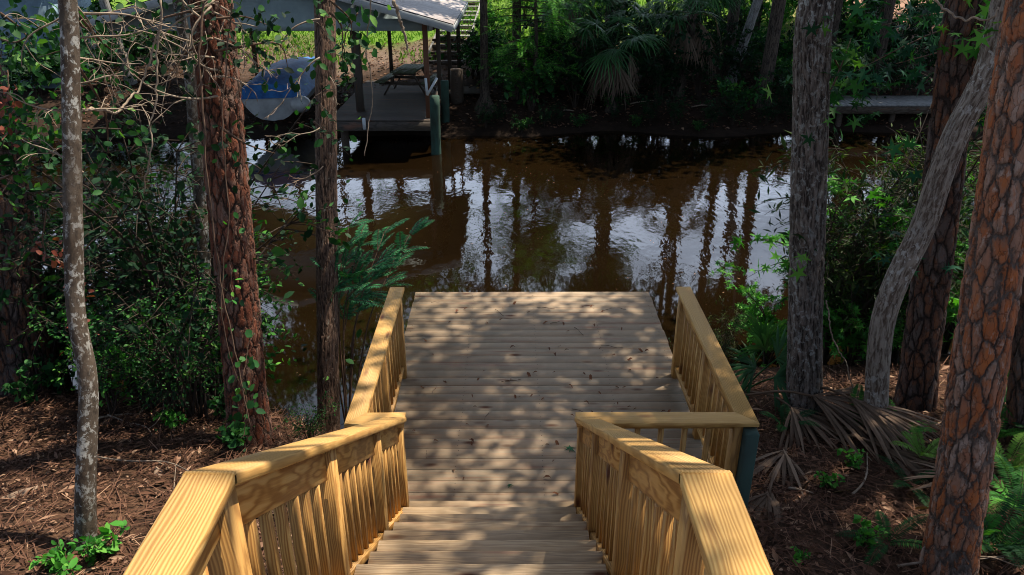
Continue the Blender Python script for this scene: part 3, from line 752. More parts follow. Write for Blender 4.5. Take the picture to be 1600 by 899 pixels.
# thicket on the left bank, between the trunks and the water
GL = 'shrubs of the thicket on the dock-side bank'
lab_l = {'dark1': 'dark broadleaf shrub crowding the bank behind the reddish pine', 'dark2': 'tall dark-leaved shrub in the shaded thicket by the slim trunk', 'mid1': 'mid-green leafy shrub low in the shaded thicket'}
for k in range(21):
    key = ['dark1', 'dark2', 'mid1', 'mid1'][k % 4]
    x = -7.6 + 6.0 * ((k * .618) % 1); y = 6.2 + 2.1 * ((k * .414 + .2) % 1)
    if x > -3.1: x -= 1.5
    if x < -4.1: y = max(y, 7.9 + .1 * (k % 5))
    place(key, (x, y), k * 1.3, .85 + .6 * ((k * .37) % 1), lab_l[key], GL)
for k, (x, y, key, sc) in enumerate([(-1.9, 5.9, 'mid1', .3), (-3.3, 6.3, 'dark1', .5)]):
    place(key, (x, y), k * 2.1, sc, 'low leafy shrub at the edge of the litter by the slim brown trunk' if key == 'mid1' else 'small dark shrub at the foot of the thicket', 'low shrubs at the thicket edge')

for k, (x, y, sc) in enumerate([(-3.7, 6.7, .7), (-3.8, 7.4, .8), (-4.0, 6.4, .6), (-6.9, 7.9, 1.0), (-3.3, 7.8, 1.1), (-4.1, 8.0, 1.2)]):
    place('lit1', (x, y), k * 2.4, sc, 'yellow-green leafy shrub with sun flecks painted as leaf colour inside the dark thicket', 'bright shrubs inside the left thicket')
# thicket on the right bank
GR = 'shrubs along the bank beyond the leaning trunk'
lab_r = {'narrow': 'olive narrow-leaved shrub on the bank between oak and pine trunks', 'narrow2': 'tall dark narrow-leaved shrub on the bank behind the leaning trunk', 'dark2': 'dark broadleaf shrub at the waterside behind the pines'}
for k in range(15):
    key = ['narrow', 'narrow2', 'narrow', 'dark2'][k % 4]
    x = 3.75 + 5.2 * ((k * .618 + .1) % 1); y = 8.1 + 1.2 * ((k * .414) % 1)
    place(key, (x, y), k * 1.9, .7 + .5 * ((k * .37) % 1), lab_r[key], GR)
place('mid1', (2.5, 8.7), 1, .4, 'bushy shrub at the water edge left of the lichened oak')
place('narrow', (2.75, 8.6), 2, .42, 'small narrow-leaved shrub just right of the deck railing')
place('light', (4.4, 8.6), .4, 1.1, 'bright shrub with star-shaped leaves on the bank right of the oak')
place('light', (5.3, 8.7), 2.4, 1.3, 'tall bright star-leaved shrub between the oak and the leaning trunk')
place('light', (3.5, 8.9), 4.1, .8, 'small star-leaved shrub close behind the oak trunk')
place('light', (4.3, 8.2), 1.1, .7, 'star-leaved sapling between oak and leaning trunk, nearest the palm litter')
place('light', (6.4, 8.5), 3.0, 1.3, 'star-leaved shrub behind the dark scaly pine')
place('light', (4.8, 9.0), 5.0, 1.5, 'tallest star-leaved sapling at the water between the right-hand trunks')
# seedlings and ground vines
for px, py, k, sc, lab in [(40, 640, 'seed', 1.1, 'round-leaved vine clump by the broad dark pine'), (85, 615, 'seed', 1.3, 'round-leaved plant between the dark pine and lichened trunk'), (10, 610, 'seed', 1.2, 'round-leaved plant at the foot of the broad dark pine'),
        (372, 700, 'seed', 1.0, 'round-leaved plant in front of the reddish pine base'), (400, 650, 'seed', 1.2, 'green vine leaves climbing at the reddish pine base'), (345, 660, 'seed', .9, 'small round-leaved plant beside the thin pale trunk'),
        (155, 872, 'seed2', .9, 'bright seedling at the foot of the lichened trunk'), (100, 893, 'seed2', .8, 'tiny bright seedling in the sunlit litter'), (270, 665, 'seed2', .8, 'small green seedling in the shaded litter'),
        (1290, 760, 'seed2', .55, 'small bright sprout beside the dead palm fronds'), (1345, 850, 'seed2', .7, 'green sprout in the litter before the big pine'), (1330, 730, 'seed2', .6, 'small sprout among dry palm strips'), (1575, 640, 'seed', 1.3, 'round-leaved plant behind the big pine'), (1250, 880, 'seed2', .4, 'tiny sprout by the cap of the stair railing')]:
    place(k, ground(px, py), px * .37, sc, lab)
for k in list(SH):
    if SH[k] is not None and k not in used:
        for c in list(SH[k].children): bpy.data.objects.remove(c)
        bpy.data.objects.remove(SH[k])

# feathery branch beside the slim trunk
def frond(g, base, d, L, n, lw, ll, droop=.35, nrm=(0, 0, 1), rnd=None, taper=True, stem=None, tmpl=L_NARROW):
    """a compound leaf: a rachis carrying paired leaflets"""
    d = unit(np.asarray(d, float)); base = np.asarray(base, float); s = np.linspace(0, 1, 14)
    path = base + d * (L * s)[:, None] + np.array([0, 0, -1.0]) * (droop * L * s**2)[:, None]
    if stem is not None: tube(stem, path, np.linspace(.004, .0012, 14), 4)
    f = np.linspace(.06, .99, n); idx = f * 13; i = np.minimum(idx.astype(int), 12)
    P = path[i] + (path[i + 1] - path[i]) * (idx - i)[:, None]; T = unit(path[i + 1] - path[i])
    S = unit(np.cross(T, np.asarray(nrm, float))); U = np.cross(S, T)
    pr = ll * (np.sin(np.pi * np.clip(f * .86 + .14, 0, 1)) ** .6 if taper else np.ones(n))
    for sg in (-1, 1):
        D = S * sg + T * .35 + rng.normal(size=(n, 3)) * .06 - np.array([0, 0, .12])
        leaves(g, tmpl, P, D, U + rng.normal(size=(n, 3)) * .1, pr, rnd if rnd is not None else rng.random(n))

def build_feather():
    base = on_ground(-1.95, 7.5); t = thing('feathery_sapling', base, 'sapling with feathery blue-green leaves reaching over the water by the slim trunk', 'sapling')
    gs, gl = Geo(), Geo()
    for (px, py, y) in [(560, 385, 8.3), (600, 365, 8.5), (640, 368, 8.8), (560, 430, 8.2), (590, 415, 8.5), (520, 400, 8.0), (545, 355, 8.3)]:
        e = at_dist(px, py, y); m = (base + e) / 2 + np.array([-.1, 0, .35])
        path = smooth_path([base, m, e], 12); tube(gs, path, np.linspace(.014, .004, 12), 5)
        for j in range(8, 12):
            for q in range(3):
                d = unit((path[min(j, 10) + 1] - path[min(j, 10)])) + rng.normal(size=3) * .55 + np.array([.35, .1, .05])
                frond(gl, path[j], d, .34 + .14 * rng.random(), 24, 0, .085, .3, stem=gs)
    gs.build('stem', M['vinestem'], t, loc=base); gl.build('foliage', M['leaf_feather'], t, loc=base)
build_feather()

# leafy branches hanging into view
def leafy_spray(g, gs, p0, p1, n, size, tmpl, spread=.16):
    path = smooth_path([p0, (np.asarray(p0) + p1) / 2 + rng.normal(size=3) * .08, p1], 10); tube(gs, path, np.linspace(.012, .003, 10), 5)
    j = rng.integers(2, 10, n); P = path[j] + rng.normal(size=(n, 3)) * spread
    leaves(g, tmpl, P, rng.normal(size=(n, 3)) + np.array([0, 0, -.6]), rng.normal(size=(n, 3)) * .5 + np.array([0, -.5, .9]), size * (.6 + .7 * rng.random(n)))
def spray_part(t, loc, items, mat, tmpl, size, spread=.16):
    for (a, ya, b, yb, n) in items:
        g, gs = Geo(), Geo(); leafy_spray(g, gs, at_dist(*a, ya), at_dist(*b, yb), n, size, tmpl, spread)
        o = gs.build('leafy_branch', M['vinestem'], t, loc=loc); g2 = g.build('foliage', M[mat], o, loc=loc)
t, q, rad, loc = TREES['t7']
spray_part(t, loc, [((1560, 20), 7.2, (1340, 110), 6.6, 42), ((1560, 10), 7.2, (1380, 40), 6.9, 46), ((1545, 70), 7.0, (1400, 100), 6.7, 30), ((1500, 230), 6.7, (1420, 250), 6.5, 12), ((1530, 110), 6.8, (1590, 70), 6.6, 30), ((1515, 190), 6.7, (1560, 120), 6.4, 18), ((1440, 380), 6.4, (1490, 400), 6.3, 9), ((1440, 390), 6.4, (1420, 400), 6.3, 9)], 'leaf_teal', L_STAR, .13)
t, q, rad, loc = TREES['t6']
spray_part(t, loc, [((1262, 90), 7.0, (1275, 120), 6.7, 14), ((1275, 30), 7.0, (1285, 25), 6.7, 10), ((1255, 370), 6.5, (1262, 365), 6.4, 5), ((1290, 160), 7.0, (1330, 60), 7.3, 40), ((1290, 60), 7.2, (1350, 140), 7.5, 46)], 'leaf_mid', L_STAR, .12)
t, q, rad, loc = TREES['t5']
spray_part(t, loc, [((515, 20), 7.2, (535, 100), 7.3, 40), ((515, 0), 7.2, (548, 60), 7.4, 36), ((490, 190), 7.0, (505, 195), 6.8, 8), ((505, 600), 6.0, (520, 520), 6.2, 3)], 'leaf_mid', L_OVAL, .10)
t, q, rad, loc = TREES['t1']
spray_part(t, loc, [((5, 230), 6.3, (50, 200), 6.0, 130), ((0, 280), 6.2, (60, 250), 6.0, 130), ((0, 60), 6.6, (70, 40), 6.3, 130), ((0, 20), 6.5, (60, 90), 6.5, 130), ((0, 180), 6.3, (40, 160), 6.2, 130)], 'leaf_mid', L_OVAL, .085, .2)

t, q, rad, loc = TREES['t3']
spray_part(t, loc, [((335, 30), 6.0, (420, 40), 6.2, 70), ((335, 80), 6.0, (450, 110), 6.4, 80), ((330, 60), 6.0, (260, 150), 6.3, 60), ((345, 200), 5.9, (430, 240), 6.2, 60), ((330, 10), 6.1, (200, 60), 6.4, 70)], 'leaf_dark', L_OVAL, .075, .16)
t, q, rad, loc = TREES['t2']
spray_part(t, loc, [((115, 20), 5.3, (60, 90), 5.8, 60), ((112, 10), 5.3, (190, 90), 6.0, 60), ((120, 100), 5.2, (170, 240), 5.9, 60), ((110, 0), 5.3, (150, 40), 5.8, 40)], 'leaf_mid', L_OVAL, .07, .16)
t, q, rad, loc = TREES['t9']
spray_part(t, loc, [((1590, 60), 5.6, (1500, 40), 6.6, 50), ((1590, 120), 5.5, (1540, 150), 6.6, 30)], 'leaf_light', L_STAR, .11, .16)
# bare branches and vines at the upper left
def bare_branch(g, p0, d, L, r0, depth=0, seed=None):
    n = 9; pts = [np.asarray(p0, float)]; d = unit(np.asarray(d, float))
    for k in range(n):
        d = unit(d + rng.normal(size=3) * .22 + np.array([0, 0, -.03])); pts.append(pts[-1] + d * L / n)
    p = smooth_path(pts, 12); tube(g, p, np.linspace(r0, max(.0018, r0 * .35), 12), 5)
    if depth < 2:
        for k in range(4 if depth == 0 else 2):
            j = int(rng.integers(3, 11)); bare_branch(g, p[j], d + rng.normal(size=3) * .9, L * (.35 + .25 * rng.random()), max(.002, r0 * .45), depth + 1)
def bare_parts(t, loc, items):
    for (px, py, y, qx, qy, y2, r) in items:
        a, b = at_dist(px, py, y), at_dist(qx, qy, y2); g = Geo(); bare_branch(g, a, b - a, np.linalg.norm(b - a), r)
        g.build('bare_branch', M['twig'], t, smooth=True, loc=loc)
t, q, rad, loc = TREES['t2']
bare_parts(t, loc, [(122, 130, 5.1, 165, 160, 4.9, .008), (112, 20, 5.2, 260, 30, 5.2, .010), (112, 60, 5.2, 240, 110, 5.0, .008), (125, 175, 5.0, 10, 165, 4.9, .009), (115, 10, 5.2, 0, 100, 5.0, .008), (120, 90, 5.1, 210, 75, 5.4, .007), (130, 270, 4.8, 40, 190, 5.0, .008), (112, 0, 5.2, 200, 90, 5.3, .009), (110, 0, 5.2, 150, 180, 5.0, .006), (128, 175, 5.0, 220, 130, 5.2, .008)])
t, q, rad, loc = TREES['t3']
bare_parts(t, loc, [(330, 40, 6.1, 230, 10, 5.8, .011), (332, 60, 6.1, 250, 80, 5.7, .010), (335, 90, 6.1, 260, 60, 5.8, .009), (335, 0, 6.2, 190, 60, 5.9, .010), (340, 110, 6.0, 230, 150, 5.6, .010), (335, 20, 6.1, 400, 60, 6.0, .009), (335, 60, 6.1, 420, 100, 6.0, .009), (338, 120, 6.0, 420, 150, 5.9, .008), (330, 10, 6.1, 270, 130, 5.8, .009), (340, 150, 6.0, 150, 170, 5.6, .010), (345, 10, 6.1, 470, 40, 6.2, .008), (330, 0, 6.2, 215, 120, 5.9, .008)])
t, q, rad, loc = TREES['t5']
bare_parts(t, loc, [(500, 30, 7.1, 400, 20, 6.8, .009), (500, 90, 7.0, 410, 130, 6.8, .008), (505, 260, 6.7, 470, 330, 6.5, .006), (500, 200, 6.8, 440, 240, 6.6, .006), (515, 120, 7.0, 545, 150, 7.0, .005)])
def vine(name, pts, r, label, leaf=None, n=0, size=.06, mat='leaf_mid'):
    P = [at_dist(*p) for p in pts]; base = P[-1]; t = thing(name, base, label, 'vine')
    path = smooth_path(P, 40) + np.cumsum(rng.normal(size=(40, 3)) * .006, 0); g = Geo(); tube(g, path, np.linspace(r, r * .6, 40), 6); g.build('stem', M['vinestem'] if leaf or 'woody' in label else M['twig'], t, smooth=True, loc=base)
    if leaf:
        g = Geo(); j = rng.integers(3, 40, n); leaves(g, leaf, path[j] + rng.normal(size=(n, 3)) * .05, rng.normal(size=(n, 3)), rng.normal(size=(n, 3)) * .5 + np.array([0, -.6, .8]), size * (.6 + .7 * rng.random(n))); g.build('foliage', M[mat], t, loc=base)
vine('dead_vine', [(250, 0, 5.6), (247, 120, 5.5), (240, 260, 5.4), (235, 300, 5.4)], .008, 'bare vine hanging straight between the lichened trunk and the reddish pine')
vine('dead_vine', [(130, 172, 5.0), (180, 172, 5.3), (215, 125, 5.6), (247, 10, 5.7)], .010, 'bare vine sagging in a long curve from the lichened trunk')
vine('dead_vine', [(318, 0, 5.95), (312, 100, 5.8), (325, 250, 5.6), (345, 420, 5.5), (375, 560, 5.35), (392, 670, 5.2)], .009, 'thick woody vine climbing the reddish pine trunk')
vine('dead_vine', [(360, 0, 6.0), (352, 180, 5.8), (370, 330, 5.6), (355, 470, 5.4), (395, 620, 5.3)], .006, 'thin woody vine crossing the reddish pine trunk')
vine('dead_vine', [(580, 0, 7.5), (572, 80, 7.5), (578, 170, 7.5), (565, 245, 7.4)], .007, 'long bare vine dangling in front of the boathouse floor')
vine('dead_vine', [(615, 0, 7.6), (625, 30, 7.6), (634, 63, 7.6)], .018, 'short thick dead stick hanging before the boathouse roof')
vine('dead_vine', [(1455, -5, 5.6), (1490, 18, 5.5), (1535, 15, 5.4), (1550, -5, 5.4)], .009, 'bare vine looping between the pine tops')
vine('dead_vine', [(1290, 470, 6.4), (1300, 520, 6.3), (1330, 560, 6.2), (1342, 600, 6.1)], .008, 'thin bare stem curving down between oak and leaning trunk')
vine('red_vine', [(70, 330, 5.6), (60, 400, 5.6), (100, 410, 5.3), (120, 480, 5.0), (130, 540, 4.9)], .006, 'vine with withered red leaves crossing the lichened trunk', L_OVAL, 46, .07, 'leaf_red')
vine('red_vine', [(10, 110, 5.6), (20, 160, 5.6), (5, 230, 5.6)], .005, 'withered red-leaved vine high on the broad dark pine', L_OVAL, 26, .06, 'leaf_red')
vine('leafy_vine', [(395, 520, 5.5), (378, 600, 5.3), (383, 650, 5.2), (370, 700, 5.1)], .005, 'green leafy vine at the foot of the reddish pine', L_ROUND, 36, .07)
vine('leafy_vine', [(560, 20, 7.6), (545, 60, 7.6), (540, 130, 7.6)], .006, 'green vine hanging beside the slim brown trunk', L_OVAL, 60, .08, 'leaf_dark')
vine('leafy_vine', [(375, 330, 5.6), (350, 400, 5.6), (360, 470, 5.5)], .004, 'small leafy vine on the reddish pine bark', L_OVAL, 10, .06, 'leaf_light')

# ================================================================== FERNS, PALMETTO, DEAD PALM FRONDS
def fern(px, py, n, L, mat, label, rise=.7, seed=0, lean=None):
    base = ground(px, py); t = thing('sword_fern', base, label, 'fern'); r = np.random.default_rng(seed)
    for k in range(n):
        a = k / n * 6.28 + r.random() * .6; d = np.array([math.cos(a), math.sin(a), rise + .8 * r.random()])
        if lean is not None: d = d * .5 + np.asarray(lean, float)
        g = Geo(); frond(g, base + np.array([0, 0, .01]), d, L * (.7 + .5 * r.random()), 30, 0, L * .12, .45, rnd=np.clip(r.random() * .7 + rng.random(30) * .3, 0, 1), stem=g, tmpl=L_NARROW)
        g.build('frond', M[mat], t, loc=base)
fern(1555, 860, 10, .75, 'leaf_mid', 'large green sword fern at the foot of the big pine', seed=1)
fern(1590, 800, 9, .7, 'leaf_light', 'bright sword fern behind the large one beside the big pine', seed=2)
fern(1572, 740, 9, .65, 'leaf_lime', 'pale yellow-green fern beside the big pine', rise=1.2, seed=3)
fern(1545, 690, 8, .6, 'leaf_light', 'upright green fern right of the big pine trunk', rise=1.3, seed=4)
fern(1598, 690, 7, .7, 'leaf_mid', 'tall fern at the far side of the fern patch', rise=1.4, seed=5)
fern(1520, 850, 4, .5, 'leaf_light', 'narrow upright fern touching the big pine base', rise=2.0, seed=6)
fern(1385, 850, 5, .5, 'leaf_mid', 'small low fern in the litter before the big pine', rise=.2, seed=7)
fern(1440, 720, 6, .5, 'leaf_lime', 'pale fern left of the big pine', rise=1.2, seed=8)
fern(1330, 665, 3, .6, 'leaf_mid', 'fern frond arching over the dead palm leaves', rise=.4, seed=9, lean=(.5, -.1, .3))
fern(1390, 690, 3, .6, 'leaf_light', 'bright arching fern beside the leaning trunk', rise=.4, seed=10, lean=(.5, .1, .3))
fern(1225, 670, 5, .5, 'leaf_mid', 'dark fern in front of the lichened oak', rise=.9, seed=11)
fern(1420, 760, 4, .45, 'leaf_mid', 'green fern drooping over dry strips near the big pine', rise=.3, seed=12)

def fan_blade(g, c, d, nrm, L, n, spread, w, droop, petiole=None, rnd=None):
    """a fan palm leaf: strips radiating from the end of the stalk"""
    d = unit(np.asarray(d, float)); nrm = unit(np.asarray(nrm, float) - d * np.dot(nrm, d)); s = np.cross(nrm, d)
    if petiole is not None: tube(g, smooth_path([petiole, (np.asarray(petiole) + c) / 2 + np.array([0, 0, .05]), c], 8), np.linspace(.012, .008, 8), 5, rnd=.5)
    for k in range(n):
        a = (k / (n - 1) - .5) * spread + rng.normal() * .035; dd = d * math.cos(a) + s * math.sin(a); ss = np.cross(nrm, dd)
        l = L * (.75 + .25 * math.cos(a * .8)) * (.72 + .36 * random.random()); m = 5; droop_k = droop * (.5 + random.random()); u = np.linspace(0, 1, m)
        p = c + dd * (l * u)[:, None] + np.array([0, 0, -1.0]) * (droop_k * l * u**2.2)[:, None] + rng.normal(size=3) * .01
        ww = w * np.array([.35, .9, 1, .7, .08])
        V = np.stack([p - ss * ww[:, None], p + nrm * (ww * .5)[:, None], p + ss * ww[:, None]], 1).reshape(-1, 3)
        Q = []
        for i in range(m - 1): Q += [[3*i, 3*i+1, 3*i+4, 3*i+3], [3*i+1, 3*i+2, 3*i+5, 3*i+4]]
        g.add(V, None, Q, None, (rnd if rnd is not None else .5) * .6 + random.random() * .4)
def palmetto(base, label, heads, L, name='saw_palmetto'):
    t = thing(name, base, label, 'palmetto')
    for (ex, ey, y, dx, dz) in heads:
        c = at_dist(ex, ey, y); g = Geo(); fan_blade(g, c, (dx, -.25, dz), (0, -.7, .7), L, 16, 2.6, .017, .25, petiole=base, rnd=random.random()); g.build('frond', M['palmleaf'], t, loc=base)
palmetto(on_ground(2.45, 6.9), 'green fan palmetto growing between deck railing and oak', [(1195, 545, 6.8, -.2, .9), (1215, 560, 6.6, .7, .5), (1180, 575, 6.7, -.7, .3), (1210, 590, 6.4, .8, -.1), (1190, 530, 7.0, .3, 1.0)], .48)
def dead_fan(px, py, ang, L, label, n=26, spread=1.7, lift=.12):
    base = ground(px, py) + np.array([0, 0, lift]); t = thing('dead_palm_frond', base, label, 'palm frond')
    g = Geo(); d = np.array([math.cos(ang), math.sin(ang), .12]); fan_blade(g, base, d, (0, 0, 1), L, n, spread, .016, .28, rnd=random.random()); g.build('blade', M['palmdead'], t, loc=base)
    g = Geo(); tube(g, smooth_path([base, base - d * .25 + np.array([0, 0, .03]), base - d * .6 - np.array([0, 0, .1])], 8), .012, 6); g.build('stalk', M['palmdead'], t, loc=base)
dead_fan(1265, 650, -.5, 1.1, 'large dry fan palm frond spread at the foot of the lichened oak', 34, 1.9, .22)
dead_fan(1235, 655, -1.2, .8, 'dry palm frond lying toward the teal post', 26, 1.6, .12)
dead_fan(1325, 660, -1.0, .95, 'dry palm frond drooping below the leaning trunk', 30, 1.3, .25)
dead_fan(1385, 715, -.9, .7, 'pinkish dry palm strips in the litter left of the big pine', 20, 1.2, .08)
dead_fan(1225, 715, -2.0, .75, 'dry palm fan half buried beside the teal post', 18, 1.5, .06)
dead_fan(1200, 780, -2.0, .6, 'dry palm fan beside the stair railing on the right', 18, 1.3, .06)
dead_fan(1520, 770, 2.6, .5, 'pale dry frond leaning on the big pine', 16, 1.4, .1)

# ================================================================== LEAF LITTER
def litter():
    g = Geo(); r = np.random.default_rng(40)
    def scatter(n, x0, x1, y0, y1, tmpl, s0, s1, tone=None, flat=.35, lift=.012):
        x = r.uniform(x0, x1, n); y = r.uniform(y0, y1, n)
        ok = ~((x > -1.0) & (x < 1.75) & (y > 4.3)) & ~((x > -.75) & (x < .5) & (y < 4.5)); x, y = x[ok], y[ok]; k = len(x)
        z = height(x, y) + lift + r.random(k) * .02
        keep = z > WATER_Z + .1; x, y, z = x[keep], y[keep], z[keep]; k = len(x)
        a = r.random(k) * 6.28
        leaves(g, tmpl, np.stack([x, y, z], 1), np.stack([np.cos(a), np.sin(a), r.normal(size=k) * .12], 1), r.normal(size=(k, 3)) * flat + np.array([0, 0, 1.0]), s0 + (s1 - s0) * r.random(k), np.clip(r.random(k) if tone is None else tone + .2 * r.normal(size=k), 0, 1))
    for (x0, x1) in ((-5.6, -.85), (.7, 4.9)):
        scatter(9500, x0, x1, 2.6, 7.6, L_NEEDLE, .12, .26, .45)
        scatter(5600, x0, x1, 2.6, 7.6, L_DRY, .022, .06)
        scatter(900, x0, x1, 2.6, 7.6, L_NARROW, .10, .2, .7)
    o = g.build('leaf_litter', M['dry']); tag(o, 'pine needles and dry leaves covering the near bank', 'leaf litter', kind='stuff')
    g2 = Geo(); n = 9000; x = r.uniform(-14, 16, n); y = r.uniform(22.6, 30.5, n); z = height(x, y) + .02; k = (z > WATER_Z + .12); x, y, z = x[k], y[k], z[k]; n = len(x)
    a = r.random(n) * 6.28
    leaves(g2, L_DRY, np.stack([x, y, z], 1), np.stack([np.cos(a), np.sin(a), r.normal(size=n) * .2], 1), r.normal(size=(n, 3)) * .4 + np.array([0, 0, 1.0]), .06 + .1 * r.random(n))
    tag(g2.build('far_leaf_litter', M['dry']), 'dead leaves on the far bank', 'leaf litter', kind='stuff')
    g3 = Geo(); n = 24000; x = r.uniform(-14, 14, n); y = r.uniform(28, 40, n); z = height(x, y)
    dens = fbm(x * .25, y * .25, 4, 2) + (y - 30) * .25; k = dens > -.1; x, y, z = x[k], y[k], z[k]; n = len(x)
    leaves(g3, L_NARROW, np.stack([x, y, z - .01], 1), r.normal(size=(n, 3)) * .5 + np.array([0, 0, 1.0]), r.normal(size=(n, 3)) * .5 + np.array([0, -1.0, .3]), .12 + .14 * r.random(n), np.clip(.3 + .5 * r.random(n), 0, 1))
    tag(g3.build('lawn_grass', M['leaf_lime']), 'sunlit grass on the rise beyond the boathouse', 'grass', kind='stuff')
    g4 = Geo(); n = 300; x = r.uniform(-4, 6, n); y = r.uniform(8.8, 21, n); a = r.random(n) * 6.28
    leaves(g4, L_NARROW, np.stack([x, y, np.full(n, WATER_Z + .004)], 1), np.stack([np.cos(a), np.sin(a), 0 * a], 1), np.tile([0, 0, 1.0], (n, 1)), .02 + .05 * r.random(n) ** 2, .7 + .3 * r.random(n))
    tag(g4.build('floating_specks', M['dry']), 'leaf fragments and specks floating on the water', 'debris', kind='stuff')
litter()
def branch_on_ground(a, b, r, label):
    p, q = ground(*a), ground(*b); t = thing('fallen_branch', p, label, 'branch'); g = Geo()
    bare_branch(g, p + [0, 0, .05], q - p, np.linalg.norm(q - p), r, 1); g.build('limb', M['twig'], t, smooth=True, loc=p)
for a, b, r_, lab in [((780, 160), (850, 150), .02, 'grey branch fallen on the far bank beside the cypress trunks'), ((985, 165), (1040, 150), .025, 'dead branch lying under the fan palms on the far bank'), ((1080, 170), (1130, 160), .02, 'thin dead limb at the far water edge before the pale trunk'), ((880, 175), (930, 168), .02, 'dead limb on the dark far bank below the feathery sprays')]:
    branch_on_ground(a, b, r_, lab)
branch_on_ground((155, 660), (350, 640), .012, 'long thin fallen branch lying across the shaded litter')
branch_on_ground((170, 655), (280, 672), .010, 'fallen branch beside the longer one in the shaded litter')
branch_on_ground((150, 720), (400, 745), .008, 'bare stick lying near the stair railing')
branch_on_ground((1230, 770), (1350, 780), .012, 'fallen branch in the litter below the dead palm fronds')
branch_on_ground((1400, 893), (1560, 885), .010, 'pale stick curving at the foot of the big pine')
branch_on_ground((1330, 780), (1430, 745), .010, 'bare stick among the dry palm strips')
def palm_sheath(px, py, ang, L, label):
    p = ground(px, py) + [0, 0, .03]; d = np.array([math.cos(ang), math.sin(ang), 0]) * L; g = Geo(); s = np.array([-d[1], d[0], 0]) * .16
    u = np.linspace(0, 1, 8); w = np.sin(np.pi * (u * .9 + .05)) ; c = d * u[:, None]
    V = np.stack([c - s * w[:, None], c + np.array([0, 0, .02]), c + s * w[:, None] + [0, 0, .005]], 1).reshape(-1, 3); Q = []
    for i in range(7): Q += [[3*i, 3*i+1, 3*i+4, 3*i+3], [3*i+1, 3*i+2, 3*i+5, 3*i+4]]
    g.add(V, None, Q, None, .85); o = g.build('bark_strip', M['palmdead']); o.location = [float(x) for x in p]; tag(o, label, 'bark strip')
palm_sheath(5, 785, .6, .25, 'pale strip of bark lying in the sunlit litter')
palm_sheath(245, 735, -1.0, .2, 'pale bark strip beside the stair railing')

